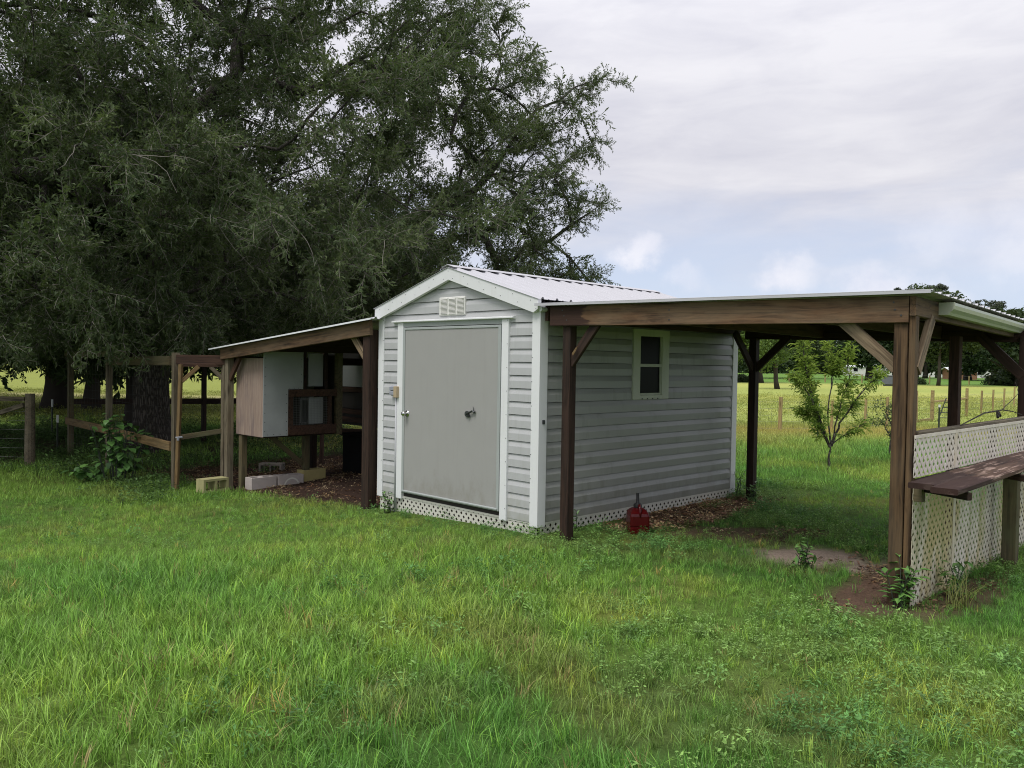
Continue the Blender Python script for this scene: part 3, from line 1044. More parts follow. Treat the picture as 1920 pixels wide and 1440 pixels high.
# ------------------------------------------------------------------ right-hand shelter
lean = thing("open_shelter", "open timber lean to with white metal roof, gutter and lattice counter beside the shed", "shelter", (1.8, 1.9, 0))
RD, RF = Vector((0.9966, 0.0819, 0)), Vector((-0.0819, 0.9966, 0))       # its own across and back directions

beam("front_beam", (0.168, -0.032, 2.062), (3.234, 0.222, 2.030), 0.042, 0.182, M["wood_beam"], lean)
beam("post", (0.330, 0.045, -0.06), (0.330, 0.045, 1.968), 0.092, 0.092, M["wood_dark"], lean, up=(0, 1, 0))
beam("post", (3.178, 0.268, -0.06), (3.178, 0.268, 1.94), 0.092, 0.095, M["wood_post"], lean, up=(-0.08, 1, 0))
beam("post", (3.252, 0.268, -0.05), (3.252, 0.268, 2.10), 0.040, 0.092, M["wood_post"], lean, up=(-0.08, 1, 0))
beam("post", (0.310, 3.455, -0.06), (0.310, 3.455, 1.97), 0.092, 0.092, M["wood_dark"], lean, up=(0, 1, 0))
beam("post", (2.67, 3.07, -0.03), (2.67, 3.07, 1.95), 0.092, 0.092, M["wood_red"], lean, up=(0, 1, 0))
beam("post", (3.10, 3.76, -0.03), (3.10, 3.76, 1.97), 0.092, 0.092, M["wood_dark"], lean, up=(0, 1, 0))
beam("side_beam", (3.262, 0.205, 2.052), (2.972, 3.80, 2.03), 0.040, 0.132, M["wood"], lean)
beam("rear_beam", (0.18, 3.475, 2.052), (3.16, 3.80, 2.000), 0.042, 0.182, M["wood_dark"], lean)
beam("ledger_board", (0.062, 0.02, 2.094), (0.062, 3.52, 2.088), 0.04, 0.14, M["wood_red"], lean)
for t0, z0 in ((1.22, 2.035), (2.45, 2.020)):
    a = Vector((0.168, -0.01, z0)) + RD * t0
    b = a + RF * 3.5
    beam("rafter", a, b, 0.04, 0.135, M["wood_red"], lean)
beam("brace", (2.775, 0.236, 1.965), (3.148, 0.262, 1.628), 0.086, 0.04, M["wood_brace"], lean, up=(0, 1, 0))
beam("brace", (3.258, 0.315, 1.612), (3.236, 0.640, 1.992), 0.086, 0.04, M["wood_brace"], lean, up=(1, 0, 0))
beam("brace", (0.355, 0.036, 1.625), (0.655, 0.036, 1.985), 0.086, 0.04, M["wood_dark"], lean, up=(0, 1, 0))
mb = MB()
mb.prism([(0.42, -0.0075, 1.700), (0.445, -0.0085, 1.728), (0.478, -0.0075, 1.786), (0.452, -0.0075, 1.770), (0.41, -0.0075, 1.722)], (0, -0.006, 0))
mb.build("splintered_chip", M["wood_orange"], lean)
beam("brace", (0.335, 3.455, 1.60), (0.735, 3.485, 1.99), 0.086, 0.04, M["wood_dark"], lean, up=(0, 1, 0))
beam("brace", (0.310, 3.42, 1.60), (0.310, 3.00, 2.02), 0.086, 0.04, M["wood_dark"], lean, up=(1, 0, 0))
beam("brace", (3.09, 3.73, 1.57), (2.69, 3.70, 1.99), 0.10, 0.04, M["wood_dark"], lean, up=(0, 1, 0))
for t_, z_ in ((0.14, 2.11), (0.19, 2.02), (0.16, 2.06), (2.98, 2.08), (3.03, 1.99), (2.99, 2.03), (1.24, 2.08), (1.24, 2.0)):
    mb = MB()
    p_ = Vector((0.168, -0.032, 0)) + RD * t_ - RF * 0.0212
    mb.tube([(p_.x, p_.y, z_), (p_.x - RF.x * 0.002, p_.y - RF.y * 0.002, z_)], 0.0065, 8)
    mb.build("nail_head", M["metal_dark"], lean)
# roof: one ribbed sheet with a white edge along the front
A = Vector((0.055, -0.112, 2.168))
wd, dp = 3.345, 3.80
s_x, s_y = -0.0075, -0.0045


def rp(a, b, z=0.0):
    p = A + RD * a + RF * b
    p.z = A.z + s_x * a + s_y * b + z
    return p


mb = MB()
vs, n = [], 0
prof = [(0.0, 0.0)]
b = 0.03
while b < dp - 0.06:
    prof += [(b, 0), (b + 0.014, 0.017), (b + 0.036, 0.017), (b + 0.05, 0), (b + 0.115, 0), (b + 0.12, 0.005), (b + 0.135, 0.005), (b + 0.14, 0)]
    b += 0.23
prof.append((dp, 0))
n = len(prof)
mb.add([rp(0, q, z) for q, z in prof] + [rp(wd, q, z) for q, z in prof], [(i + 1, i, n + i, n + i + 1) for i in range(n - 1)])
o = mb.build("roof_panel", M["roof_white"], lean)
sd = o.modifiers.new("thickness", "SOLIDIFY")
sd.thickness = 0.003
mb = MB()
mb.prism([rp(-0.02, -0.012, 0.006), rp(wd, -0.012, 0.006), rp(wd, -0.012, -0.013), rp(-0.02, -0.012, -0.013)], RF * 0.010)
mb.prism([rp(-0.02, -0.012, 0.0068), rp(wd, -0.012, 0.0068), rp(wd, 0.05, 0.0068), rp(-0.02, 0.05, 0.0068)], (0, 0, 0.004))
mb.build("roof_edge_trim", M["roof_white"], lean)
for bb in (0.9, 1.7, 2.5, 3.3):
    beam("purlin", rp(0.05, bb, -0.024), rp(wd - 0.12, bb, -0.024), 0.085, 0.036, M["wood_red"], lean)
# gutter with a closed end
g0, g1 = Vector((3.226, 0.80, 0)), Vector((2.975, 3.86, 0))
gd = (g1 - g0).normalized()
gn = Vector((gd.y, -gd.x, 0))
mb = MB()
prof = [(0.0, 2.112), (0.0, 2.022), (0.070, 2.022), (0.082, 2.040), (0.108, 2.062), (0.115, 2.088), (0.115, 2.108), (0.105, 2.108), (0.105, 2.092), (0.098, 2.066), (0.074, 2.045), (0.066, 2.028), (0.006, 2.028), (0.006, 2.112)]
mb.prism([g0 + gn * o_ + Vector((0, 0, z)) for o_, z in prof], (g1 - g0) + Vector((0, 0, -0.02)))
outl = [(0.0, 2.112), (0.0, 2.022), (0.070, 2.022), (0.082, 2.040), (0.108, 2.062), (0.115, 2.088), (0.115, 2.112)]
mb.prism([g0 - gd * 0.004 + gn * o_ + Vector((0, 0, z)) for o_, z in outl], gd * 0.0035)
mb.build("gutter", M["gutter"], lean)
# lattice counter
lat_mw = Matrix.Translation((3.287, 0.225, 0))
lattice("lattice_panel", (0, 0, 0.885), (0, 1, 0), (0, 0, 1), (1, 0, 0), 0.84, 0.29, M["lattice_stained"], lean, mw=lat_mw, cap=0.022, pitch=0.058, sw=0.031, step=0.0018)
lattice("lattice_panel", (0, 0.846, 0.885), (0, 1, 0), (0, 0, 1), (1, 0, 0), 2.72, 0.29, M["lattice_stained"], lean, mw=lat_mw, cap=0.022, pitch=0.058, sw=0.031, step=0.0018)
lattice("lattice_panel", (0, 0, -0.02), (0, 1, 0), (0, 0, 1), (1, 0, 0), 0.84, 0.86, M["lattice_stained"], lean, mw=lat_mw, pitch=0.058, sw=0.031, step=0.0018)
lattice("lattice_panel", (0, 0.846, -0.02), (0, 1, 0), (0, 0, 1), (1, 0, 0), 2.72, 0.86, M["lattice_stained"], lean, mw=lat_mw, pitch=0.058, sw=0.031, step=0.0018)
boxpart("lattice_seam", (3.2905, 1.055, -0.02), (3.295, 1.105, 0.83), M["lattice_stained"], lean, bev=0.001)
boxpart("lattice_seam", (3.2905, 1.055, 0.89), (3.295, 1.105, 1.17), M["lattice_stained"], lean, bev=0.001)
beam("top_rail", (3.252, 0.32, 1.178), (3.248, 3.80, 1.186), 0.066, 0.030, M["wood_grey"], lean)
beam("middle_rail", (3.264, 0.32, 0.82), (3.262, 3.80, 0.82), 0.038, 0.085, M["wood_red"], lean)
for y in (1.08, 2.1, 3.1):
    beam("lattice_stud", (3.266, y, -0.02), (3.266, y, 1.16), 0.085, 0.038, M["wood_grey"], lean, up=(1, 0, 0))
d_sh = Vector((-0.022, 1.0, 0.004)).normalized()
for i, (x0, y0) in enumerate(((3.408, 0.015), (3.581, -0.09))):
    p = Vector((x0, y0, 0.862))
    beam("shelf_plank", p, p + d_sh * 3.75, 0.162, 0.038, M["wood_shelf"], lean, ch=0.006)
for yy in (0.28, 1.62, 3.0):
    beam("shelf_bearer", (3.325, yy + 0.02, 0.815), (3.66, yy - 0.13, 0.812), 0.04, 0.05, M["wood_dark"], lean)
beam("bearer_block", (3.285, 0.262, 0.78), (3.345, 0.258, 0.78), 0.06, 0.11, M["wood_green"], lean)
beam("shelf_leg", (3.425, 2.08, -0.05), (3.425, 2.08, 0.842), 0.105, 0.10, M["wood_green"], lean, up=(0, 1, 0))
beam("shelf_leg", (3.39, 3.55, -0.05), (3.39, 3.55, 0.842), 0.09, 0.09, M["wood_green"], lean, up=(0, 1, 0))

# ------------------------------------------------------------------ left-hand shelter over the hutch
lsh = thing("hutch_shelter", "lean to of dark rough timber posts and sloping beam between shed and chicken run", "shelter", (-4.4, 1.4, -0.2))
beam("front_beam", (-2.555, -0.125, 2.006), (-6.34, -0.125, 1.692), 0.045, 0.172, M["wood"], lsh)
beam("post", (-2.665, -0.055, -0.30), (-2.665, -0.055, 1.985), 0.135, 0.12, M["wood_dark"], lsh, up=(0, 1, 0))
beam("post", (-6.245, -0.05, -0.45), (-6.245, -0.05, 1.64), 0.10, 0.10, M["wood_grey"], lsh, up=(0, 1, 0))
beam("post", (-6.36, -0.075, -0.45), (-6.36, -0.075, 1.64), 0.085, 0.06, M["wood_grey"], lsh, up=(0, 1, 0))
beam("post", (-2.70, 3.0, -0.25), (-2.70, 3.0, 1.98), 0.10, 0.10, M["wood_dark"], lsh, up=(0, 1, 0))
beam("post", (-6.30, 3.0, -0.45), (-6.30, 3.0, 1.64), 0.10, 0.10, M["wood_dark"], lsh, up=(0, 1, 0))
beam("rear_beam", (-2.60, 3.04, 1.99), (-6.36, 3.04, 1.69), 0.045, 0.172, M["wood_dark"], lsh)
beam("side_beam", (-6.30, -0.09, 1.60), (-6.30, 3.05, 1.60), 0.04, 0.12, M["wood_dark"], lsh)
for x in (-3.4, -4.35, -5.3):
    z = 2.02 + (x + 2.555) * 0.0829
    beam("rafter", (x, -0.10, z), (x, 3.02, z), 0.04, 0.12, M["wood_dark"], lsh)
beam("brace", (-2.70, -0.06, 1.615), (-3.06, -0.06, 1.965), 0.085, 0.04, M["wood_brace"], lsh, up=(0, 1, 0))
beam("brace", (-6.20, -0.055, 1.32), (-5.90, -0.055, 1.66), 0.085, 0.04, M["wood_red"], lsh, up=(0, 1, 0))
L0, L1 = Vector((-2.45, -0.20, 2.106)), Vector((-6.62, -0.20, 1.760))
mb = MB()
prof = [(0.0, 0.0)]
b = 0.04
while b < 3.35:
    prof += [(b, 0), (b + 0.014, 0.02), (b + 0.036, 0.02), (b + 0.05, 0)]
    b += 0.23
prof.append((3.4, 0))
n = len(prof)
mb.add([L0 + Vector((0, q, z)) for q, z in prof] + [L1 + Vector((0, q, z)) for q, z in prof], [(i, i + 1, n + i + 1, n + i) for i in range(n - 1)])
o = mb.build("roof_panel", M["roof_white"], lsh)
o.modifiers.new("thickness", "SOLIDIFY").thickness = 0.003
mb = MB()
mb.prism([L0 + Vector((0, -0.006, 0.006)), L1 + Vector((0, -0.006, 0.006)), L1 + Vector((0, -0.006, -0.012)), L0 + Vector((0, -0.006, -0.012))], (0, 0.005, 0))
mb.build("roof_edge_trim", M["house_roof"], lsh)

# ------------------------------------------------------------------ chicken hutch on legs
hut = thing("chicken_hutch", "raised chicken hutch with plywood end and white board side above concrete blocks", "hutch", (-5.8, 0.7, -0.3))
boxpart("plywood_panel", (-6.19, 0.035, 0.515), (-5.386, 0.05, 1.64), M["plywood"], hut, bev=0.001)
mb = MB()
HX = -5.386
mb.prism([(HX, 0.036, 0.525), (HX, 0.425, 0.525), (HX, 0.425, 1.195), (HX, 0.668, 1.195), (HX, 0.668, 1.765), (HX, 0.036, 1.765)], (0.012, 0, 0))
mb.build("white_board", M["panel_white"], hut)
mb = MB()
for (y, z) in [(0.06, 0.6 + 0.13 * i) for i in range(9)] + [(0.40, 0.6 + 0.13 * i) for i in range(5)] + [(0.64, 1.3 + 0.11 * i) for i in range(4)] + [(0.1 + 0.1 * i, 0.55) for i in range(4)] + [(0.45 + 0.07 * i, 1.21) for i in range(3)]:
    mb.tube([(HX + 0.012, y, z), (HX + 0.0145, y, z)], 0.006, 6)
mb.build("screw_heads", M["metal_dark"], hut, kind="stuff")
# framed wire window
fr = boxpart("wire_window", (HX - 0.02, 0.43, 0.527), (HX + 0.022, 1.235, 0.665), M["wood_red"], hut)
boxpart("frame_rail", (HX - 0.02, 0.43, 1.085), (HX + 0.022, 1.235, 1.19), M["wood_red"], fr)
boxpart("frame_stile", (HX - 0.02, 0.43, 0.665), (HX + 0.022, 0.50, 1.085), M["wood_red"], fr)
boxpart("frame_stile", (HX - 0.02, 1.09, 0.665), (HX + 0.022, 1.15, 1.085), M["wood_red"], fr)
mb = MB()
for q in np.arange(0.51, 1.085, 0.025):
    mb.box((HX + 0.012, q, 0.667), (HX + 0.014, q + 0.002, 1.083))
for q in np.arange(0.68, 1.08, 0.025):
    mb.box((HX + 0.014, 0.502, q), (HX + 0.016, 1.088, q + 0.002))
mb.build("wire_mesh", M["wire"], fr, kind="stuff")
boxpart("inner_board", (HX - 0.06, 0.80, 0.675), (HX - 0.05, 1.04, 1.07), M["panel_white"], fr)
mb = MB()
mb.box((HX - 0.055, 0.66, 0.69), (HX - 0.045, 0.675, 1.05))
mb.box((HX - 0.055, 0.675, 1.035), (HX - 0.045, 0.80, 1.05))
mb.box((HX - 0.055, 0.675, 0.69), (HX - 0.045, 0.80, 0.702))
mb.build("inner_frame", M["wire"], fr)
boxpart("corner_stud", (HX - 0.05, 1.237, 0.50), (HX + 0.03, 1.33, 1.80), M["wood_green"], hut)
boxpart("corner_stud", (HX - 0.06, 0.70, 1.192), (HX - 0.02, 0.74, 1.78), M["wood_dark"], hut)
boxpart("corner_stud", (HX - 0.06, 1.06, 1.192), (HX - 0.02, 1.10, 1.78), M["wood_dark"], hut)
boxpart("sliding_board", (HX - 0.09, 0.80, 1.23), (HX - 0.07, 1.05, 1.72), M["panel_white"], hut)
boxpart("back_board", (-6.15, 0.06, 0.54), (-6.13, 1.32, 1.62), M["panel_dim"], hut)
boxpart("floor_board", (-6.19, 0.052, 0.50), (HX - 0.065, 1.32, 0.525), M["wood_dark"], hut)
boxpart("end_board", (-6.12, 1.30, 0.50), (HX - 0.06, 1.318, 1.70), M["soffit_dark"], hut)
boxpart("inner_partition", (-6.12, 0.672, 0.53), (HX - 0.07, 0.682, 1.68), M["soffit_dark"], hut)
beam("leg", (-5.93, 1.05, -0.5), (-5.93, 1.05, 0.50), 0.09, 0.09, M["wood_green"], hut, up=(0, 1, 0))
beam("leg", (-6.05, 1.25, -0.5), (-6.05, 1.25, 0.50), 0.09, 0.09, M["wood_dark"], hut, up=(0, 1, 0))
beam("leg", (-6.10, 0.10, -0.5), (-6.10, 0.10, 0.50), 0.09, 0.09, M["wood_green"], hut, up=(0, 1, 0))
beam("leg_brace", (-5.95, 1.0, 0.02), (-6.15, 0.55, 0.47), 0.04, 0.075, M["wood_green"], hut)

# second coop box further back, seen past the hutch
coop = thing("nest_box", "long dark framed coop wall with white upper board behind the raised hutch", "coop", (-6.7, 2.45, -0.2))
boxpart("upper_board", (-7.7, 2.45, 1.17), (-5.75, 2.462, 1.655), M["panel_dim"], coop)
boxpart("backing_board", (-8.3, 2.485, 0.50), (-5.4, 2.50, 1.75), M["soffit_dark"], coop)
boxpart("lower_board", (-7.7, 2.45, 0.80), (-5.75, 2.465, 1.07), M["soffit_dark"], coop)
for z in (0.56, 0.70, 1.08):
    beam("frame_rail", (-7.75, 2.43, z + 0.04), (-5.7, 2.43, z + 0.04), 0.04, 0.085, M["wood_red"], coop)
for x in (-7.7, -6.33, -5.72):
    beam("frame_stud", (x, 2.43, -0.3), (x, 2.43, 1.75), 0.085, 0.045, M["wood_red"], coop, up=(0, 1, 0))
mb = MB()
recess = thing("recess_box", "black box added to darken the shaded recess behind the shelter post", "bin", (-5.75, 1.95, -0.22))  # added black box standing in for a dark recess, not a real container
mb.prism([(-6.02, 1.78, -0.25), (-5.5, 1.78, -0.25), (-5.5, 2.16, -0.25), (-6.02, 2.16, -0.25)], (0, 0, 0.66))
mb.build("tub", M["bin"], recess)  # body of the added recess box, not a real tub
boxpart("lid", (-6.05, 1.75, 0.41), (-5.47, 2.19, 0.46), M["bin"], recess, bev=0.01)  # top of the added recess box, not a real lid
for y in (1.81, 1.94, 2.07):
    boxpart("recess_box_rib", (-5.5, y, -0.2), (-5.485, y + 0.04, 0.40), M["bin"], recess)

# ------------------------------------------------------------------ concrete blocks


def block(loc, rot, mat, label, hollow_side=True, tilt=0.0):
    """hollow concrete block; its two cores run through its 0.19 m depth"""
    t_ = thing("concrete_block", label, "concrete block", loc, "concrete blocks around the hutch", rot)
    mw = Matrix.Translation(loc) @ Matrix.Rotation(rot, 4, "Z") @ Matrix.Rotation(tilt, 4, "X")
    mb = MB()
    L_, H_, D_ = 0.40, 0.19, 0.19
    if hollow_side:
        for a, b in (((0, 0, 0), (0.035, D_, H_)), ((L_ - 0.035, 0, 0), (L_, D_, H_)), ((0.182, 0, 0.032), (0.218, D_, H_ - 0.032)), ((0.035, 0, 0), (L_ - 0.035, D_, 0.032)), ((0.035, 0, H_ - 0.032), (L_ - 0.035, D_, H_))):
            mb.box(a, b)
    else:
        for a, b in (((0, 0, 0), (L_, 0.035, H_)), ((0, D_ - 0.035, 0), (L_, D_, H_)), ((0, 0.035, 0), (0.035, D_ - 0.035, H_)), ((L_ - 0.035, 0.035, 0), (L_, D_ - 0.035, H_)), ((0.18, 0.035, 0), (0.22, D_ - 0.035, H_))):
            mb.box(a, b)
    mb.build("block_body", mat, t_, mw=mw)
    return t_


PI = math.pi
block((-5.93, -0.57, -0.285), PI / 2 + 0.13, M["block_moss"], "mossy yellow hollow block in the grass before the run door, lying on its side", True)
block((-5.76, 0.07, -0.30), PI / 2 + 0.03, M["block_grey"], "grey block under the hutch, nearest the left post in its row", False)
block((-5.755, 0.495, -0.30), PI / 2 - 0.08, M["block_grey"], "grey block with a pale curved mark, in the middle of the row under the hutch", False)
block((-5.80, 0.95, -0.26), PI / 2 + 0.09, M["block_yellow"], "yellow painted block at the end of the row under the hutch", False)
block((-6.78, 0.74, -0.47), PI / 2 + 0.1, M["block_grey"], "half hidden grey block lying flat behind the row of blocks", False)
block((-7.75, 1.22, -0.36), 0.72, M["block_dark"], "dark hollow block standing alone in the dirt behind the shelter post", True)
# pale curved mark on the middle block
mb = MB()
ring = []
for q in range(13):
    th = PI * q / 12
    ring.append((0.13 * math.cos(th), 0.145 * math.sin(th)))
o = [x for x in bpy.data.objects if x.get("label", "").startswith("grey block with a pale")][0]
mwb = WM[o.name]
vs = [(0.21 + r * 1.0, -0.0015, 0.01 + z) for r, z in ring] + [(0.21 + r * 0.84, -0.0015, 0.01 + z * 0.84) for r, z in ring]
mb.add(vs, [(i, i + 1, 14 + i, 13 + i) for i in range(12)])
mb.build("curved_mark", M["lattice_white"], o, mw=mwb)

# ------------------------------------------------------------------ chicken run frame
run = thing("chicken_run", "open timber chicken run of posts and rails with wire under the oak", "chicken run", (-9.4, 0.5, -0.3))
zg = lambda x, y: gz(x, y) - 0.08
for (x, y, top, m_) in ((-6.83, -0.60, 1.70, "wood_grey"), (-12.25, -0.42, 1.72, "wood_green"), (-9.95, -0.48, 1.62, "wood_grey"), (-13.2, 2.7, 1.9, "wood_dark"), (-12.6, 4.2, 0.66, "wood_dark"), (-8.1, 4.3, 1.62, "wood_dark")):
    beam("post", (x, y, zg(x, y)), (x, y, top), 0.092, 0.092, M[m_], run, up=(0, 1, 0))
beam("rail", (-12.25, -0.50, 0.36), (-9.1, -0.55, 0.335), 0.04, 0.135, M["wood_orange"], run)
beam("rail", (-9.1, -0.56, 0.33), (-6.88, -0.655, 0.31), 0.04, 0.135, M["wood_orange"], run)
beam("top_rail", (-12.3, -0.50, 1.66), (-9.0, -0.55, 1.68), 0.04, 0.10, M["wood_green"], run)
beam("top_rail", (-9.9, -0.55, 1.545), (-6.88, -0.655, 1.58), 0.04, 0.14, M["wood_green"], run)
beam("top_rail", (-6.80, -0.60, 1.60), (-6.32, -0.08, 1.60), 0.045, 0.14, M["wood_red"], run)
beam("top_rail", (-13.2, 2.7, 1.66), (-12.25, -0.42, 1.66), 0.04, 0.10, M["wood_dark"], run)
beam("back_rail", (-14.9, 0.30, 0.60), (-13.2, 2.72, 0.63), 0.04, 0.13, M["wood_dark"], run)
beam("back_rail", (-13.2, 2.72, 0.63), (-11.4, 5.6, 0.68), 0.04, 0.13, M["wood_dark"], run)
beam("back_rail", (-12.2, 3.9, 0.02), (-9.5, 5.0, 0.05), 0.04, 0.13, M["wood_dark"], run)
door2 = beam("gate", (-6.64, -0.66, zg(-6.6, -.6) + 0.05), (-6.60, -0.62, 1.53), 0.075, 0.045, M["wood_orange"], run, up=(0.5, 0.5, 0))
beam("gate_stile", (-6.33, -0.02, -0.25), (-6.33, -0.02, 1.50), 0.07, 0.04, M["wood_orange"], door2, up=(0.5, 0.5, 0))
beam("gate_rail", (-6.62, -0.62, 0.46), (-6.34, 0.0, 0.56), 0.035, 0.075, M["wood_green"], door2)
beam("gate_rail", (-6.62, -0.63, 1.52), (-6.33, -0.02, 1.52), 0.035, 0.05, M["wood_red"], door2)
beam("gate_brace", (-6.60, -0.61, 1.28), (-6.50, -0.40, 1.50), 0.03, 0.06, M["wood_orange"], door2)
beam("gate_brace", (-6.34, -0.04, 1.26), (-6.44, -0.25, 1.50), 0.03, 0.06, M["wood_grey"], door2)
mb = MB()
mb.box((-6.62, -0.675, 0.42), (-6.56, -0.655, 0.47))
mb.tube([(-6.62, -0.68, 0.46), (-6.53, -0.62, 0.47)], 0.014, 6)
mb.build("latch", M["grey_box"], door2)
mb = MB()
for z in np.arange(-0.2, 1.6, 0.15):
    mb.box((-12.2, -0.462, z), (-6.88, -0.460, z + 0.0012))
for x in np.arange(-12.2, -6.9, 0.15):
    mb.box((x, -0.464, -0.33), (x + 0.0012, -0.4622, 1.6))
mb.build("wire_mesh", M["metal_dark"], run, kind="stuff")

# left field fence end
fen = thing("corner_fence", "end of a timber field fence with round post, rail and diagonal brace", "fence", (-10.8, -1.52, -0.3))
mb = MB()
mb.tube([(-10.72, -1.53, -0.55), (-10.73, -1.52, 0.3), (-10.73, -1.52, 0.96)], [0.088, 0.083, 0.078], 12)
mb.build("post", M["wood_grey"], fen)
mb = MB()
mb.tube([(-13.2, -3.6, -0.55), (-13.2, -3.6, 0.98)], [0.085, 0.08], 12)
mb.build("post", M["wood_grey"], fen)
beam("rail", (-13.2, -3.6, 0.86), (-10.78, -1.58, 0.865), 0.075, 0.075, M["wood_grey"], fen)
beam("brace", (-10.80, -1.60, 0.76), (-13.1, -3.55, -0.22), 0.06, 0.075, M["wood_grey"], fen)
mb = MB()
for q in range(6):
    z = -0.15 + q * 0.16
    mb.tube([(-13.2, -3.6, z), (-10.75, -1.55, z)], 0.0022, 4)
mb.build("fence_wire", M["wire"], fen, kind="stuff")

stp = None
for i, (x, y, ht, lab) in enumerate(((-16.77, 0.5, 1.02, "thin steel stake with a white tip, tall one before the dark tree trunk"), (-13.35, -0.35, 0.86, "short steel stake with a white tip beside the chicken run"))):
    s_ = thing("steel_stake", lab, "stake", (x, y, gz(x, y)), "steel stakes with white tips by the run")
    z0 = gz(x, y) - 0.1
    mb = MB()
    mb.box((x - 0.018, y - 0.004, z0), (x + 0.018, y + 0.004, z0 + ht * 0.82))
    mb.box((x - 0.004, y + 0.004, z0), (x + 0.004, y + 0.026, z0 + ht * 0.82))
    mb.build("stake_body", M["steel_green"], s_)
    mb = MB()
    mb.box((x - 0.02, y - 0.006, z0 + ht * 0.82), (x + 0.02, y + 0.028, z0 + ht))
    mb.build("stake_tip", M["white_tip"], s_)

# ------------------------------------------------------------------ red fuel can
can = thing("fuel_can", "red plastic fuel can with black spout standing against the shed side skirt", "fuel can", (0.55, 0.84, 0.0), rotz=-0.72)
cmw = WM[can.name]


def rrect(w, d, r, z, cx=0.0, n=4):
    pts = []
    for sx, sy, a0 in ((1, 1, 0), (-1, 1, 90), (-1, -1, 180), (1, -1, 270)):
        for q in range(n + 1):
            a = math.radians(a0 + 90 * q / n)
            pts.append((cx + sx * (w / 2 - r) + r * math.cos(a), sy * (d / 2 - r) + r * math.sin(a), z))
    return pts


mb = MB()
rings = [rrect(0.215, 0.175, 0.02, 0.0), rrect(0.232, 0.192, 0.022, 0.010), rrect(0.232, 0.192, 0.022, 0.060), rrect(0.220, 0.180, 0.022, 0.066), rrect(0.220, 0.180, 0.022, 0.076), rrect(0.230, 0.190, 0.022, 0.082), rrect(0.226, 0.188, 0.022, 0.170),
         rrect(0.214, 0.176, 0.024, 0.196), rrect(0.150, 0.140, 0.024, 0.226, -0.004), rrect(0.085, 0.085, 0.024, 0.240, -0.013)]
k = len(rings[0])
vs = [p for r in rings for p in r]
fs = [(i * k + j, i * k + (j + 1) % k, (i + 1) * k + (j + 1) % k, (i + 1) * k + j) for i in range(len(rings) - 1) for j in range(k)]
fs += [tuple(range(k))[::-1], tuple((len(rings) - 1) * k + j for j in range(k))]
mb.add(vs, fs)
mb.build("can_body", M["can_red"], can, smooth=False, mw=cmw)
mb = MB()
mb.tube([(-0.015, 0, 0.238), (-0.015, 0, 0.252), (-0.015, 0, 0.270), (-0.015, 0, 0.282)], [0.040, 0.042, 0.040, 0.026], 14)
mb.build("cap", M["can_black"], can, mw=cmw)
mb = MB()
mb.tube([(-0.015, 0, 0.278), (-0.017, 0, 0.30), (-0.022, 0, 0.345), (-0.024, 0, 0.378)], [0.020, 0.016, 0.0145, 0.0145], 12)
mb.build("spout", M["can_black"], can, mw=cmw)
mb = MB()
mb.tube([(0.030, 0, 0.232), (0.040, 0, 0.262), (0.062, 0, 0.272), (0.085, 0, 0.252), (0.100, 0, 0.215), (0.106, 0, 0.165)], [0.012, 0.013, 0.013, 0.013, 0.013, 0.012], 8)
mb.build("handle", M["can_red"], can, smooth=True, mw=cmw)

# ------------------------------------------------------------------ garden wire fence beyond the shelter
gf = thing("garden_fence", "wire garden fence of pale wooden stakes crossing the mown hay field", "fence", (-4.0, 20.0, 0))
stakes = [(-8.6, 10.5, 0.86, 0.05), (-5.12, 13.3, 0.84, 0.055), (-4.72, 14.0, 0.88, 0.075), (-3.95, 15.3, 0.80, 0.055), (-3.75, 16.95, 0.80, 0.055), (-3.42, 17.6, 0.86, 0.06), (-3.80, 20.1, 0.80, 0.055),
          (-3.95, 28.0, 0.88, 0.06), (-4.10, 30.0, 0.90, 0.06), (-4.33, 32.4, 0.92, 0.06), (-4.6, 35.0, 0.95, 0.06), (-4.9, 39.0, 0.95, 0.06)]
for x, y, h, w in stakes:
    beam("stake", (x, y, gz(x, y) - 0.1), (x + 0.012, y, gz(x, y) + h), w, w, M["wood_new"], gf, up=(0, 1, 0))
mb = MB()
for a, b in zip(stakes[1:-1], stakes[2:]):
    for q in range(5):
        z = 0.08 + q * 0.17
        mb.tube([(a[0], a[1], gz(a[0], a[1]) + z), ((a[0] + b[0]) / 2, (a[1] + b[1]) / 2, gz(a[0], a[1]) + z - 0.012), (b[0], b[1], gz(b[0], b[1]) + z)], 0.0022, 3)
    L_ = math.hypot(b[0] - a[0], b[1] - a[1])
    for q in range(int(L_ / 0.16)):
        f_ = (q + 0.5) / (L_ / 0.16)
        x, y = a[0] + (b[0] - a[0]) * f_, a[1] + (b[1] - a[1]) * f_
        mb.box((x, y, 0.05), (x + 0.002, y + 0.002, 0.78))
mb.build("fence_wire", M["wire"], gf, kind="stuff")
gp = thing("gate_posts", "stout gate posts of the wire garden fence joined by low rails in the field", "gate frame", (-3.85, 22.5, 0))
gpp = [(-3.80, 20.9, 0.98, 0.11), (-3.72, 22.1, 0.98, 0.11), (-3.92, 26.2, 1.0, 0.10)]
for x, y, h, w in gpp:
    mb = MB()
    mb.tube([(x, y, -0.2), (x, y, h * 0.5), (x, y, h)], [w * 0.55, w * 0.52, w * 0.48], 10)
    mb.build("post", M["wood_new"], gp)
beam("rail", (-3.80, 20.9, 0.05), (-3.72, 22.1, 0.07), 0.07, 0.07, M["wood_new"], gp)
beam("rail", (-3.72, 22.1, 0.62), (-3.92, 26.2, 0.64), 0.06, 0.06, M["wood_new"], gp)
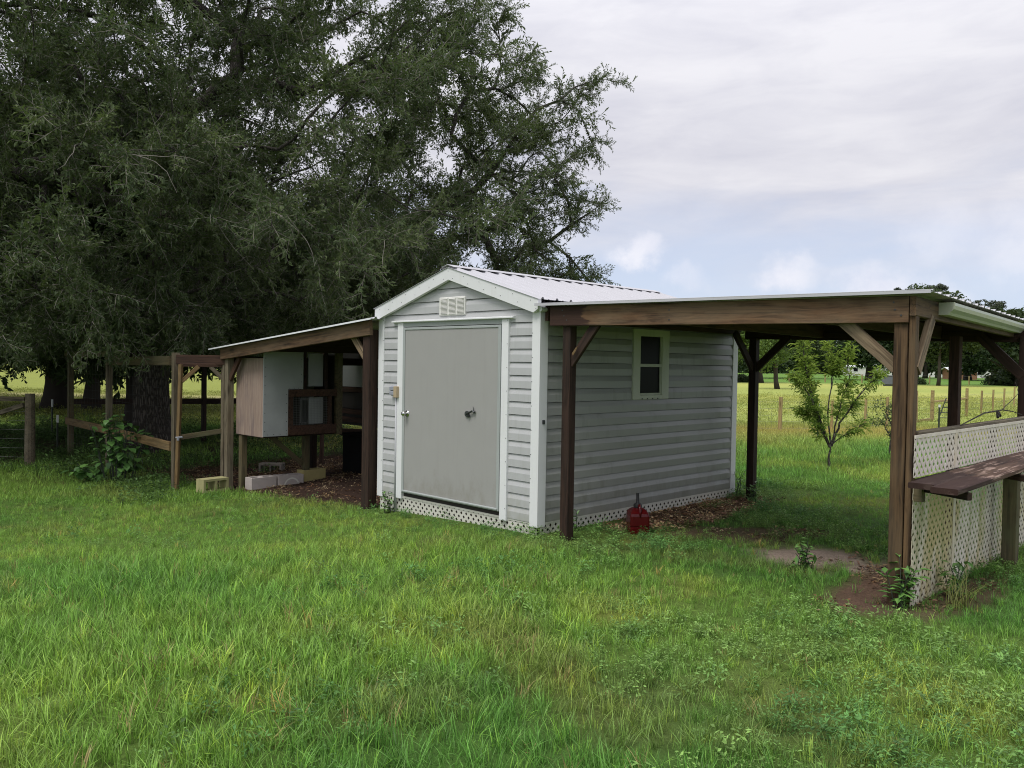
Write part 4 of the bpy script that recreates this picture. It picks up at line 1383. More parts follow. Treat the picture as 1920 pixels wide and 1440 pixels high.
for i, (x, y, h, lab) in enumerate(((-3.15, 12.77, 0.74, "dark steel stake half hidden behind the young peach tree"), (-1.35, 15.3, 0.74, "dark steel stake in the field behind the shelter lattice"))):
    s_ = thing("fence_stake", lab, "stake", (x, y, 0))
    mb = MB()
    mb.box((x - 0.02, y - 0.004, -0.2), (x + 0.02, y + 0.004, h))
    mb.box((x - 0.004, y + 0.004, -0.2), (x + 0.004, y + 0.03, h))
    mb.build("stake_body", M["steel_green"], s_)
    mb = MB()
    mb.box((x - 0.021, y - 0.006, h), (x + 0.021, y + 0.032, h + 0.06))
    mb.build("stake_tip", M["white_tip"], s_)
lad = thing("step_ladder", "small dark step ladder standing among the gate posts in the field", "ladder", (-3.45, 22.2, 0))
lx, ly = -3.55, 22.55
mb = MB()
mb.tube([(lx - 0.05, ly - 0.30, 0), (lx + 0.12, ly - 0.08, 0.75)], 0.018, 5)
mb.build("rail", M["steel_green"], lad)
mb = MB()
mb.tube([(lx + 0.30, ly + 0.05, 0), (lx + 0.30, ly + 0.12, 0.75)], 0.018, 5)
mb.build("rail", M["steel_green"], lad)
for q in range(4):
    f_ = 0.15 + q * 0.22
    mb = MB()
    mb.tube([(lx - 0.05 + 0.17 * f_, ly - 0.30 + 0.22 * f_, 0.75 * f_), (lx + 0.30, ly + 0.05 + 0.07 * f_, 0.75 * f_)], 0.014, 5)
    mb.build("rung", M["steel_green"], lad)
vin = thing("dead_vine", "bare dark vine trailing over the top rail of the lattice counter", "vine", (3.2, 2.0, 1.2))
mb = MB()
mb.tube([(3.27, 1.25, 1.20), (3.25, 1.55, 1.225), (3.24, 1.95, 1.27), (3.26, 2.4, 1.285), (3.25, 2.75, 1.26), (3.27, 3.0, 1.22)], [0.004, 0.006, 0.007, 0.006, 0.005, 0.003], 5)
mb.tube([(3.26, 2.4, 1.285), (3.22, 2.6, 1.30), (3.2, 2.9, 1.35), (3.22, 3.05, 1.42), (3.18, 3.1, 1.52)], [0.004, 0.004, 0.003, 0.003, 0.002], 5)
mb.tube([(3.25, 2.3, 1.22), (3.24, 2.34, 1.26), (3.25, 2.38, 1.23)], [0.012, 0.018, 0.01], 6)
mb.build("stem", M["branch"], vin)

# ------------------------------------------------------------------ foliage pieces
lr = random.Random(5)


def leaf_quad(V, F, VAR, p, d, up, L, Wd, var, fold=0.25):
    d = d.normalized()
    s = d.cross(up)
    if s.length < 1e-3:
        s = d.cross(Vector((1, 0, 0)))
    s.normalize()
    nrm = s.cross(d)
    b = len(V)
    mid = p + d * (L * 0.5)
    V += [tuple(p), tuple(mid + s * Wd / 2 + nrm * (Wd * fold)), tuple(p + d * L - nrm * (L * 0.08)), tuple(mid - s * Wd / 2 + nrm * (Wd * fold))]
    F += [(b, b + 1, b + 2), (b, b + 2, b + 3)]
    VAR += [var, var]


def spray(name, leafmat, stemmat, L=0.5, nl=22, ll=0.085, lw=0.028, droop=0.2, subs=3, seed=0):
    r = random.Random(seed)
    V, F, VAR, MI = [], [], [], []
    stems = []

    def stem(p, d, L_, n_):
        pts = [p]
        q = p.copy()
        dd = d.normalized()
        for i in range(4):
            dd = (dd + Vector((r.uniform(-.18, .18), r.uniform(-.18, .18), r.uniform(-.12, .12) - droop * 0.15))).normalized()
            q = q + dd * (L_ / 4)
            pts.append(q.copy())
        stems.append((pts, L_))
        for i in range(n_):
            f_ = (i + 0.6) / n_ * 4
            k = min(3, int(f_))
            pp = pts[k].lerp(pts[k + 1], f_ - k)
            ax = (pts[k + 1] - pts[k]).normalized()
            side = ax.cross(Vector((r.gauss(0, 1), r.gauss(0, 1), r.gauss(0, 1)))).normalized()
            ld = (ax * r.uniform(0.35, 0.9) + side * 0.8 + Vector((0, 0, -droop * r.random()))).normalized()
            leaf_quad(V, F, VAR, pp, ld, Vector((r.gauss(0, .4), r.gauss(0, .4), 1)), ll * r.uniform(0.7, 1.2), lw * r.uniform(0.8, 1.2), r.random())
        return pts
    main = stem(Vector((0, 0, 0)), Vector((1, 0, 0)), L, nl)
    for s_ in range(subs):
        k = 1 + s_ % 3
        a = r.uniform(0, 2 * math.pi)
        stem(main[k], Vector((0.7, 0.8 * math.cos(a), 0.8 * math.sin(a))), L * r.uniform(0.35, 0.6), int(nl * 0.55))
    MI = [0] * len(F)
    mb = MB()
    for pts, L_ in stems:
        mb.tube(pts, [0.004 * L_ / 0.5 + 0.001] * 2 + [0.0025] * 2 + [0.001], 3, cap=False)
    b = len(V)
    V += mb.v
    F += [tuple(i + b for i in f) for f in mb.f]
    VAR += [0.5] * len(mb.f)
    MI += [1] * len(mb.f)
    return mesh_np(name, V, F, [leafmat, stemmat], VAR, MI)


def clump(name, mat, n=46, R=0.8, s=(0.22, 0.42), flat=0.75, seed=0):
    r = random.Random(seed)
    V, F, VAR = [], [], []
    for i in range(n):
        while True:
            p = Vector((r.uniform(-1, 1), r.uniform(-1, 1), r.uniform(-1, 1)))
            if p.length <= 1:
                break
        nrm = (p * 0.6 + Vector((r.gauss(0, .5), r.gauss(0, .5), r.gauss(0, .5) + 0.4)))
        d = nrm.cross(Vector((r.gauss(0, 1), r.gauss(0, 1), r.gauss(0, 1)))).normalized()
        p = Vector((p.x * R, p.y * R, p.z * R * flat))
        L = r.uniform(*s)
        leaf_quad(V, F, VAR, p - d * L / 2, d, nrm, L, L * r.uniform(0.45, 0.7), r.random(), 0.15)
    return mesh_np(name, V, F, [mat], VAR)


OAK_SPRAYS = [spray("oak_spray", M["oak_leaf"], M["twig"], 0.55, 20, 0.085, 0.029, 0.25, 3, s) for s in range(6)]
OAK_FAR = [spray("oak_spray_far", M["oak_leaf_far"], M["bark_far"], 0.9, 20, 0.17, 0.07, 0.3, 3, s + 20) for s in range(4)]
PEACH_SPRAYS = [spray("peach_spray", M["peach_leaf"], M["branch"], 0.20, 8, 0.095, 0.030, 0.8, 1, s + 40) for s in range(5)]
SAP_SPRAYS = [spray("sapling_spray", M["oak_leaf"], M["branch"], 0.25, 8, 0.06, 0.03, 0.4, 1, s + 60) for s in range(3)]
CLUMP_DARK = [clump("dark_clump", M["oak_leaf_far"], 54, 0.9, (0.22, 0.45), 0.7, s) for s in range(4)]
CLUMP_LIGHT = [clump("light_clump", M["light_leaf"], 54, 0.9, (0.2, 0.40), 0.7, s + 9) for s in range(3)]
CLUMP_PINE = [clump("pine_clump", M["pine_leaf"], 44, 0.7, (0.25, 0.5), 0.4, s + 15) for s in range(3)]


def eul(d, roll=0.0):
    d = d.normalized()
    return (roll, -math.asin(max(-1, min(1, d.z))), math.atan2(d.y, d.x))


def grow(base, trunk_h, trunk_lean, limbs, tips, step=0.45, bow=0.35, seed=0, first_z=2.2):
    """a skeleton: trunk first, then every tip joins the nearest reachable node by a bowed path"""
    r = random.Random(seed)
    P, PAR, DIR = [Vector(base)], [-1], [Vector((0, 0, 1))]
    nseg = max(3, int(trunk_h / 0.5))
    for i in range(1, nseg + 1):
        f_ = i / nseg
        P.append(Vector(base) + Vector((trunk_lean[0] * f_ * f_, trunk_lean[1] * f_ * f_, trunk_h * f_)) + Vector((r.gauss(0, .03), r.gauss(0, .03), 0)))
        PAR.append(i - 1)
        DIR.append(Vector((0, 0, 1)))
    A = np.zeros((60000, 3))
    n = len(P)
    A[:n] = [tuple(p) for p in P]
    ends = []
    for tip in limbs + tips:
        tip = Vector(tip)
        d = A[:n] - np.array(tip)
        dist = np.sqrt((d ** 2).sum(1))
        lowpen = np.where(A[:n, 2] < base[2] + first_z, 50.0, 0.0)
        hor = np.sqrt((A[:n, 0] - base[0]) ** 2 + (A[:n, 1] - base[1]) ** 2)
        th = math.hypot(tip.x - base[0], tip.y - base[1])
        outpen = np.where(hor > th + 0.4, 2.5, 0.0)
        rad_ = np.array([tip.x - base[0], tip.y - base[1], 0.45 * max(0.5, th)])
        rad_ = rad_ / np.linalg.norm(rad_)
        cosr = -(d @ rad_) / np.maximum(dist, 1e-6)
        j = int(np.argmin(dist * (1 + 0.55 * (1 - cosr)) + lowpen + outpen))
        p0, d0 = P[j], DIR[j]
        L = (tip - p0).length
        if L < 0.15:
            continue
        c1 = p0 + (d0 * 0.35 + (tip - p0).normalized() * 0.65) * (L * 0.5) + Vector((0, 0, bow * L * 0.25))
        k = max(2, int(L / step))
        prev = j
        path = [j]
        for i in range(1, k + 1):
            f_ = i / k
            q = p0 * (1 - f_) ** 2 + c1 * (2 * f_ * (1 - f_)) + tip * f_ ** 2
            if i < k:
                q = q + Vector((r.gauss(0, .045), r.gauss(0, .045), r.gauss(0, .045))) * min(1.6, L * 0.6)
            P.append(q)
            PAR.append(prev)
            DIR.append((q - P[prev]).normalized())
            A[n] = tuple(q)
            prev = n
            path.append(n)
            n += 1
        ends.append(path)
    cnt = np.ones(n)
    for i in range(n - 1, 0, -1):
        cnt[PAR[i]] += cnt[i] * 1.0
    return P, PAR, DIR, ends, cnt


def skeleton_mesh(name, P, PAR, cnt, ends, rad, mat, parent, trunk_n, trunk_rad=None, kind=None, rmin=0.006, split=None):
    mb = MB()
    chains = [list(range(trunk_n))] + ends
    for ci, ch in enumerate(chains):
        rr = []
        for q, i in enumerate(ch):
            ra = max(rmin, rad * cnt[i] ** 0.48)
            if q == 0 and ci > 0:
                ra = max(rmin, rad * cnt[ch[min(1, len(ch) - 1)]] ** 0.48)
            rr.append(ra)
        if ci == 0 and trunk_rad:
            rr = trunk_rad
        s = 14 if ci == 0 else (8 if max(rr) > 0.06 else (5 if max(rr) > 0.02 else 3))
        mb.tube([P[i] for i in ch], rr, s, cap=(ci == 0))
    return mb.build(name, mat, parent, smooth=True, kind=kind)


def foliage(name, parent, P, DIR, ends, variants, per, reach, scale, tint, seed, r_spread=0.8, droop=0.0, cond=None):
    r = random.Random(seed)
    pts, rot, scl, idx, tin = [], [], [], [], []
    for path in ends:
        seg = path[-min(len(path), reach):]
        for _ in range(per):
            k = r.random() ** 0.8 * (len(seg) - 1)
            i = int(k)
            a = P[seg[i]]
            b = P[seg[min(i + 1, len(seg) - 1)]]
            p = a.lerp(b, k - i)
            d = DIR[seg[min(i + 1, len(seg) - 1)]]
            dd = d + Vector((r.gauss(0, r_spread), r.gauss(0, r_spread), r.gauss(0, r_spread * 0.7) - droop))
            pts.append(tuple(p))
            rot.append(eul(dd, r.uniform(-0.7, 0.7)))
            s = r.uniform(*scale)
            scl.append((s, s, s))
            idx.append(r.randrange(len(variants)))
            tin.append((tint(p, r), 0, 0))
    return scatter(name, pts, rot, scl, idx, tin, variants, parent)


# ------------------------------------------------------------------ the big oak
def big_oak():
    base = Vector((-12.2, 1.1, gz(-12.2, 1.1) - 0.05))
    oak = thing("oak_tree", "huge dark spreading oak whose drooping crown overhangs hutch and shed", "tree", tuple(base))
    r = random.Random(21)

    def W_(u, w, z):          # right / away from the lawn / up, about the trunk
        p = base + RGT * u + FWD * w
        return Vector((p.x, p.y, z))

    def lim(u):               # outline: lowest and highest foliage at a reach u to the right of the trunk
        lo = np.interp(u, [-12, -7, -4, -1, 1.2, 2.4, 4.2, 5.6, 7.2, 8.6, 9.6], [2.0, 1.75, 1.7, 1.75, 1.75, 1.9, 2.35, 2.6, 3.0, 3.4, 4.1])
        hi = np.interp(u, [-12, -9, -4, 0, 3, 5, 6.5, 8, 9.6], [7.5, 9.5, 12.0, 12.6, 11.4, 9.4, 8.2, 7.4, 6.8])
        return float(lo), float(hi)

    def depth(u, z):
        f_ = math.sqrt(max(0.05, 1 - ((u + 0.5) / 11.0) ** 2))
        return 6.3 * f_
    limbs = [W_(4.6, 1.0, 4.5), W_(3.2, -0.5, 7.0), W_(6.6, 0.5, 5.2), W_(-3.5, -1.5, 5.0), W_(-5.5, 1, 6.5), W_(0.5, -4.0, 5.0), W_(-2, -4.3, 4.2), W_(2.5, -3.2, 4.2), W_(1, 4, 6), W_(-3, 4, 6),
             W_(5.0, -1.5, 7.2), W_(1.8, 1.5, 9.5), W_(-1.5, 0, 9.5), W_(5.0, 3.0, 6.2), W_(-6.5, -1.5, 4.2), W_(5.6, -1.2, 3.7), W_(3.2, 1.5, 2.9), W_(7.2, 0.5, 3.8), W_(7.6, -0.4, 6.3)]
    # streaming outer boughs on the right
    streams = [((9.75, 0.2, 7.7), (6.6, 0.2, 6.0)), ((9.65, 0.4, 6.5), (6.6, 0.5, 5.3)), ((9.7, -0.3, 4.9), (6.6, 0.5, 4.6)), ((8.3, 0.8, 8.3), (6.2, 0.2, 6.4)), ((7.6, 0.2, 9.1), (5.2, -0.5, 7.2)),
               ((8.5, -0.5, 4.0), (6.4, 0.2, 3.6)), ((9.75, 0.6, 3.45), (7.2, 0.5, 3.3)), ((9.2, 0.3, 3.1), (7.0, 0.6, 2.9)), ((8.6, 1.0, 7.0), (6.4, 0.7, 5.8)), ((7.0, -0.6, 8.8), (5.0, -0.8, 7.4)), ((8.9, -0.2, 5.5), (6.6, 0.2, 4.8)), ((6.5, 0.3, 9.9), (4.6, 0, 8))]
    stips = []
    for tip, mid in streams:
        limbs.append(W_(*mid))
    for tip, mid in streams:
        tip = (tip[0] - 0.5, tip[1], tip[2] - 0.1)
        limbs.append(W_(*tip))
        for q in range(22):
            f_ = 0.1 + 0.87 * q / 21
            u = mid[0] + (tip[0] - mid[0]) * f_
            w = mid[1] + (tip[1] - mid[1]) * f_
            z = mid[2] + (tip[2] - mid[2]) * f_
            sp = 0.50 * (1.15 - f_) + 0.10
            stips.append(W_(u + 0.25 + r.uniform(-.1, .2), w + r.uniform(-1, 1) * sp * 1.6, z + r.uniform(-1, 1) * sp))
    tips = []
    while len(tips) < 2450:
        u = r.uniform(-11.5, 8.2)
        lo, hi = lim(u)
        z = r.uniform(lo, hi)
        if r.random() < 0.25:
            z = lo + r.random() ** 1.5 * 2.0
        dm = depth(u, z) * math.sqrt(max(0.0, 1 - (max(0.0, z - 4.5) / 8.6) ** 2))
        w = r.uniform(-1, 1) * dm
        # thin towards the right-hand edge
        if u > 2.4 and r.random() < (u - 2.4) / 6.6:
            continue
        if u > 6.6 and r.random() < 0.4:
            continue
        # stay clear of the shed and of the shelter roof
        p = W_(u, w, z)
        if p.x > -7.2 and p.y < 3.9 and z < 2.9:
            continue
        if p.y < -2.7 and z < 2.6:
            continue
        if -2.9 < p.x and p.y < 4.2 and z < 3.4:
            continue
        tips.append(p)
    tips.sort(key=lambda p: (p - (base + Vector((0, 0, 4.2)))).length + r.uniform(0, 1.0))
    P, PAR, DIR, ends, cnt = grow(base, 7.2, (0.5, 0.5), limbs, tips + stips, seed=3, first_z=2.9)
    nt = 15
    h = [P[i].z - base.z for i in range(nt)]
    trad = [0.365 + 0.16 * math.exp(-z / 0.28) - 0.020 * z for z in h]
    mb = MB()
    sides = 40
    fine = []
    for i in range(nt - 1):
        for q in range(4):
            fine.append((P[i].lerp(P[i + 1], q / 4), trad[i] + (trad[i + 1] - trad[i]) * q / 4))
    vs, fs = [], []
    for i, (p, ra) in enumerate(fine):
        for k in range(sides):
            th = 2 * PI * k / sides
            fl = noise.noise(Vector((math.cos(th) * 2.2, math.sin(th) * 2.2, p.z * 0.35)))
            rid = noise.noise(Vector((math.cos(th) * 11, math.sin(th) * 11, p.z * 2.2)))
            rr = ra * (1 + 0.07 * fl + 0.045 * rid)
            vs.append((p.x + rr * math.cos(th), p.y + rr * math.sin(th), p.z))
    for i in range(len(fine) - 1):
        for k in range(sides):
            k2 = (k + 1) % sides
            fs.append((i * sides + k, i * sides + k2, (i + 1) * sides + k2, (i + 1) * sides + k))
    mb.add(vs, fs)
    mb.build("trunk", M["bark"], oak, smooth=True)
    mb = MB()
    for ch in ends:
        rr = [max(0.007, 0.0056 * cnt[i] ** 0.50) for i in ch]
        rr[0] = max(0.007, 0.0056 * cnt[ch[1]] ** 0.50)
        rr = [min(x, 0.2) for x in rr]
        s = 8 if max(rr) > 0.06 else (5 if max(rr) > 0.02 else 3)
        mb.tube([P[i] for i in ch], rr, s, cap=False)
    mb.build("branches", M["branch"], oak, smooth=True, kind="stuff")

    def tint(p, r_):
        return min(1, max(0, 0.30 + r_.gauss(0, 0.20) + (0.25 if noise.noise(p * 0.55) > 0.15 else 0)))
    core = ends[:-len(stips)]
    foliage("crown", oak, P, DIR, core, OAK_SPRAYS, 9, 4, (0.75, 1.3), tint, 8, 0.75, 0.12)
    foliage("outer_sprays", oak, P, DIR, ends[-len(stips):], OAK_SPRAYS, 6, 3, (0.5, 0.9), tint, 9, 0.55, -0.05)
    # bare dead twigs hanging in the lower crown
    mb = MB()
    lowE = [e for e in core if P[e[-1]].z < 5.2]
    for e in r.sample(lowE, min(300, len(lowE))):
        p = P[e[-2]].copy()
        d = Vector((r.gauss(0, .6), r.gauss(0, .6), -0.5 + r.gauss(0, .35))).normalized()
        for b_ in range(r.choice((1, 1, 2, 3))):
            q, dd, pts = p.copy(), d.copy(), [p.copy()]
            for s_ in range(6):
                dd = (dd + Vector((r.gauss(0, .22), r.gauss(0, .22), r.gauss(0, .18) - 0.06))).normalized()
                q = q + dd * r.uniform(0.10, 0.24)
                pts.append(q.copy())
            if min(x.z for x in pts) < 1.3:
                continue
            mb.tube(pts, [0.008, 0.007, 0.006, 0.005, 0.004, 0.003, 0.002], 3, cap=False)
            d = (d + Vector((r.gauss(0, .7), r.gauss(0, .7), r.gauss(0, .5)))).normalized()
    mb.build("dead_twigs", M["twig"], oak, kind="stuff")


big_oak()


def mid_tree(x, y, tr, lab, seed, H=10.5, R=5.0, low=2.2, lean=(0.3, 0.2), ntips=330):
    base = Vector((x, y, gz(x, y) - 0.05))
    tree = thing("oak_tree", lab, "tree", tuple(base), "dark oaks standing behind the big oak")
    r = random.Random(seed)
    tips = []
    while len(tips) < ntips:
        a, rad, z = r.uniform(0, 2 * PI), math.sqrt(r.random()) * R, r.uniform(low, H)
        top = H * math.sqrt(max(0, 1 - (rad / R) ** 2 * 0.85))
        if z > top:
            continue
        tips.append(base + Vector((math.cos(a) * rad, math.sin(a) * rad, z)))
    tips.sort(key=lambda p: (p - (base + Vector((0, 0, 3.5)))).length)
    P, PAR, DIR, ends, cnt = grow(base, H * 0.55, lean, [], tips, step=0.8, seed=seed, first_z=2.0)
    nt = max(3, int(H * 0.55 / 0.5)) + 1
    skeleton_mesh("trunk", P, PAR, cnt, ends, 0.012, M["bark_far"], tree, nt, [tr * (1.0 + 0.5 * math.exp(-3 * i / nt * 4)) * (1 - 0.5 * i / nt) for i in range(nt)])
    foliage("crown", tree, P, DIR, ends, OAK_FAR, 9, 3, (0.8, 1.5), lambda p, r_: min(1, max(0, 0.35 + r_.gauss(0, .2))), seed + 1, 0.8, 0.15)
    return tree


mid_tree(-29.0, 4.05, 0.40, "dark oak with a thick black trunk left of the run, far behind the big oak", 31, 12, 6.5, 2.0)
mid_tree(-26.83, 4.6, 0.26, "dark oak with a middling trunk seen between the two run posts", 32, 10.5, 5.5, 2.2)
mid_tree(-17.3, 2.6, 0.17, "slim dark oak trunk just behind the middle post of the run", 33, 9.0, 3.6, 2.4, (0.2, 0.3), 220)
mid_tree(-24.5, 13.5, 0.28, "oak in the sunny field seen between shelter post and big trunk", 34, 8.0, 4.2, 3.2)
mid_tree(-38.0, -2.0, 0.35, "oak at the far left edge beyond the field fence", 35, 12, 6.0, 2.4)

# ------------------------------------------------------------------ young peach tree


def small_tree(name, lab, base, stems, variants, per_m, scale, rad0, mat, tint, seed, spread=0.9, droop=0.3):
    tree = thing(name, lab, "tree", tuple(base))
    r = random.Random(seed)
    mb = MB()
    pts, rot, scl, idx, tin = [], [], [], [], []
    for ctrl, r0, leaf_from in stems:
        c = [base + RGT * u + FWD * w + Vector((0, 0, z)) for u, w, z in ctrl]
        fine = []
        for i in range(len(c) - 1):
            for q in range(4):
                fine.append(c[i].lerp(c[i + 1], q / 4) + Vector((r.gauss(0, .008), r.gauss(0, .008), 0)))
        fine.append(c[-1])
        n_ = len(fine)
        mb.tube(fine, [r0 * (1 - 0.75 * i / n_) for i in range(n_)], 7, cap=False)
        if leaf_from is None:
            continue
        Ltot = sum((fine[i + 1] - fine[i]).length for i in range(n_ - 1))
        for _ in range(int(Ltot * per_m)):
            f_ = leaf_from + (1 - leaf_from) * r.random()
            k = f_ * (n_ - 1)
            i = min(n_ - 2, int(k))
            p = fine[i].lerp(fine[i + 1], k - i)
            d = (fine[i + 1] - fine[i]).normalized() + Vector((r.gauss(0, spread), r.gauss(0, spread), r.gauss(0, spread * .6) - droop * 0.3))
            pts.append(tuple(p))
            rot.append(eul(d, r.uniform(-1, 1)))
            s = r.uniform(*scale)
            scl.append((s,) * 3)
            idx.append(r.randrange(len(variants)))
            tin.append((tint(p, r), 0, 0))
    mb.build("trunk", mat, tree, smooth=True)
    scatter("crown", pts, rot, scl, idx, tin, variants, tree)
    return tree


pb = Vector((-0.424, 7.246, gz(-0.424, 7.246)))
small_tree("peach_tree", "young V shaped peach tree with fresh leaves in the green lawn beyond the shelter", pb, [
    (((0.0, 0, -0.1), (0.005, 0, 0.15), (0.02, 0, 0.40)), 0.030, None),
    (((0.02, 0, 0.36), (-0.16, 0.05, 0.75), (-0.30, 0.05, 1.25), (-0.42, 0, 1.70), (-0.47, 0, 2.10)), 0.022, 0.25),
    (((0.01, 0, 0.38), (-0.20, -0.1, 0.85), (-0.42, -0.15, 1.25), (-0.62, -0.1, 1.55)), 0.018, 0.3),
    (((0.01, 0, 0.38), (-0.14, 0.2, 0.9), (-0.25, 0.25, 1.5), (-0.33, 0.2, 1.95)), 0.018, 0.3),
    (((0.03, 0, 0.38), (-0.04, 0, 0.9), (0.02, 0.0, 1.45), (0.08, 0, 1.72)), 0.016, 0.72),
    (((0.02, 0, 1.30), (0.05, 0, 1.65), (0.0, 0.05, 2.0)), 0.008, 0.3),
    (((0.04, 0, 0.40), (0.08, -0.1, 0.8), (0.16, -0.1, 1.2), (0.28, -0.1, 1.52)), 0.015, 0.3),
    (((0.30, 0, 1.45), (0.26, 0, 1.75), (0.34, 0, 2.10)), 0.007, 0.35),
    (((0.04, 0, 0.38), (0.22, 0.1, 0.75), (0.45, 0.1, 1.12), (0.70, 0.1, 1.42), (0.83, 0.1, 1.55)), 0.020, 0.35),
    (((0.05, 0, 0.42), (0.25, 0.05, 0.55), (0.45, 0, 0.66), (0.55, 0, 0.76)), 0.011, 0.3),
    (((0.0, 0, 0.40), (-0.12, -0.1, 0.55), (-0.22, -0.1, 0.72)), 0.009, 0.2),
    (((0.02, 0, 0.40), (-0.22, 0.1, 0.8), (-0.42, 0.1, 0.98)), 0.008, 0.5),
], PEACH_SPRAYS, 38, (0.6, 1.0), 0.03, M["branch"], lambda p, r_: min(1, max(0, 0.30 + 0.30 * (p.z - 0.5) + r_.gauss(0, .2))), 4, 0.6)
sb = Vector((-0.42, 9.78, 0.0))
small_tree("sapling", "small dark sapling half hidden by the front post of the shelter", sb, [
    (((0, 0, -0.1), (0.02, 0, 0.5), (0.06, 0, 1.0)), 0.02, 0.3),
    (((0.01, 0, 0.4), (-0.15, 0, 0.65), (-0.28, 0, 0.72)), 0.01, 0.3),
    (((0.02, 0, 0.6), (-0.1, 0, 0.85), (-0.2, 0, 1.02)), 0.01, 0.3),
    (((0.02, 0, 0.5), (0.15, 0, 0.8), (0.25, 0, 0.9)), 0.01, 0.3)], SAP_SPRAYS, 22, (0.6, 1.0), 0.02, M["branch"], lambda p, r_: 0.5 + r_.gauss(0, .2), 7)

# ------------------------------------------------------------------ broad-leaved bush before the run
bush = thing("broadleaf_bush", "leafy bush with large heart shaped leaves in front of the chicken run", "bush", (-8.25, -0.92, gz(-8.25, -0.92)))
bb = Vector((-8.25, -0.92, gz(-8.25, -0.92) - 0.05))
heart = [(0, 0, 0), (0.10, 0.30, 0.05), (0.32, 0.42, 0.07), (0.62, 0.30, 0.03), (1.0, 0, -0.10), (0.62, -0.30, 0.03), (0.32, -0.42, 0.07), (0.10, -0.30, 0.05), (0.35, 0, -0.02), (0.7, 0, -0.03)]
hf = [(0, 1, 8), (1, 2, 8), (2, 3, 9, 8), (3, 4, 9), (4, 5, 9), (5, 6, 8, 9), (6, 7, 8), (7, 0, 8)]
leafmats = []
for i, c in enumerate(((0.055, 0.125, 0.030), (0.08, 0.175, 0.040), (0.12, 0.24, 0.055))):
    leafmats.append(mat_plain("bush_leaf_green", tuple(1.15 * q_ for q_ in c), 0.42, 0.4, var=0.15, scale=6))
leaf_me = [mesh_np("leaf", heart, hf, [m_]) for m_ in leafmats]
for me in leaf_me:
    me.polygons.foreach_set("use_smooth", [True] * len(me.polygons))
r = random.Random(77)
mb = MB()
stems = []
for i in range(34):
    u, w = r.uniform(-0.62, 0.42), r.uniform(-0.35, 0.35)
    top = 1.15 - 0.80 * abs(u + 0.02) + r.uniform(-0.15, 0.12)
    if u < -0.35:
        top = r.uniform(0.25, 0.5)
    b0 = bb + RGT * (u * 0.4) + FWD * (w * 0.4)
    b1 = bb + RGT * u + FWD * w + Vector((0, 0, max(0.25, top)))
    pts = [b0, b0.lerp(b1, 0.5) + Vector((0, 0, 0.08)), b1]
    mb.tube(pts, [0.008, 0.006, 0.003], 5, cap=False)
    stems.append(pts)
mb.build("stems", M["steel_green"], bush, kind="stuff")
for i in range(290):
    st = r.choice(stems)
    f_ = 0.25 + 0.75 * r.random()
    p = st[0].lerp(st[1], f_ * 2) if f_ < 0.5 else st[1].lerp(st[2], f_ * 2 - 1)
    d = Vector((r.gauss(0, 1), r.gauss(0, 1), r.gauss(-0.45, 0.35))).normalized() - FWD * 0.45
    s = r.uniform(0.075, 0.165)
    ey = Vector((0, 0, 1)).cross(d).normalized()
    ez = d.normalized().cross(ey)
    ex = d.normalized()
    p = p + ex * 0.03
    link("leaf", leaf_me[min(2, int(abs(r.gauss(0, 1))))], bush, Matrix(((ex.x * s, ey.x * s, ez.x * s, p.x), (ex.y * s, ey.y * s, ez.y * s, p.y), (ex.z * s, ey.z * s, ez.z * s, p.z), (0, 0, 0, 1))))

# ------------------------------------------------------------------ far side of the field


def far_tree(name, lab, x, y, H, crown, tr, variants, n, seed, group, tintc=0.4, low=0.25, tilt=0.0, sc=(0.8, 1.3), limbs=6):
    base = Vector((x, y, -0.1))
    tree = thing(name, lab, "tree", tuple(base), group)
    r = random.Random(seed)
    mb = MB()
    top = H * 0.8
    pts = [base + Vector((tilt * f_ * f_ + r.gauss(0, .06), r.gauss(0, .06), top * f_)) for f_ in (0, 0.15, 0.35, 0.55, 0.8, 1)]
    mb.tube(pts, [tr * 1.35, tr, tr * 0.85, tr * 0.65, tr * 0.4, tr * 0.15], 8)
    for i in range(limbs):
        z = H * r.uniform(low * 0.9, 0.7)
        a = r.uniform(0, 2 * PI)
        q = base + Vector((tilt * (z / top) ** 2, 0, z))
        e = q + Vector((math.cos(a), math.sin(a), 0.55)) * crown * r.uniform(0.45, 0.8)
        mb.tube([q, q.lerp(e, 0.5) + Vector((0, 0, -0.1)), e], [tr * 0.4, tr * 0.25, tr * 0.08], 5, cap=False)
    mb.build("trunk", M["bark_far"], tree, smooth=True)
    P_, R_, S_, I_, T_ = [], [], [], [], []
    lobes = []
    for i in range(9):
        a, rad, z = r.uniform(0, 2 * PI), crown * r.uniform(0.15, 0.62), H * (low + (0.93 - low) * r.random())
        lobes.append((Vector((math.cos(a) * rad + tilt * (z / top) ** 2, math.sin(a) * rad, z)), crown * r.uniform(0.32, 0.52)))
    while len(P_) < n:
        c, lr_ = r.choice(lobes)
        d = Vector((r.gauss(0, 1), r.gauss(0, 1), r.gauss(0, 1))).normalized() * lr_ * r.random() ** 0.4
        d.z *= 0.62
        p = base + c + d
        if p.z < H * low * 0.8 or p.z > H:
            continue
        P_.append(tuple(p))
        R_.append((r.uniform(-.4, .4), r.uniform(-.4, .4), r.uniform(0, 6.28)))
        s = r.uniform(*sc)
        S_.append((s, s, s))
        I_.append(r.randrange(len(variants)))
        T_.append((min(1, max(0, tintc + r.gauss(0, .22))), 0, 0))
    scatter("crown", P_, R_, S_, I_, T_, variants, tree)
    return tree


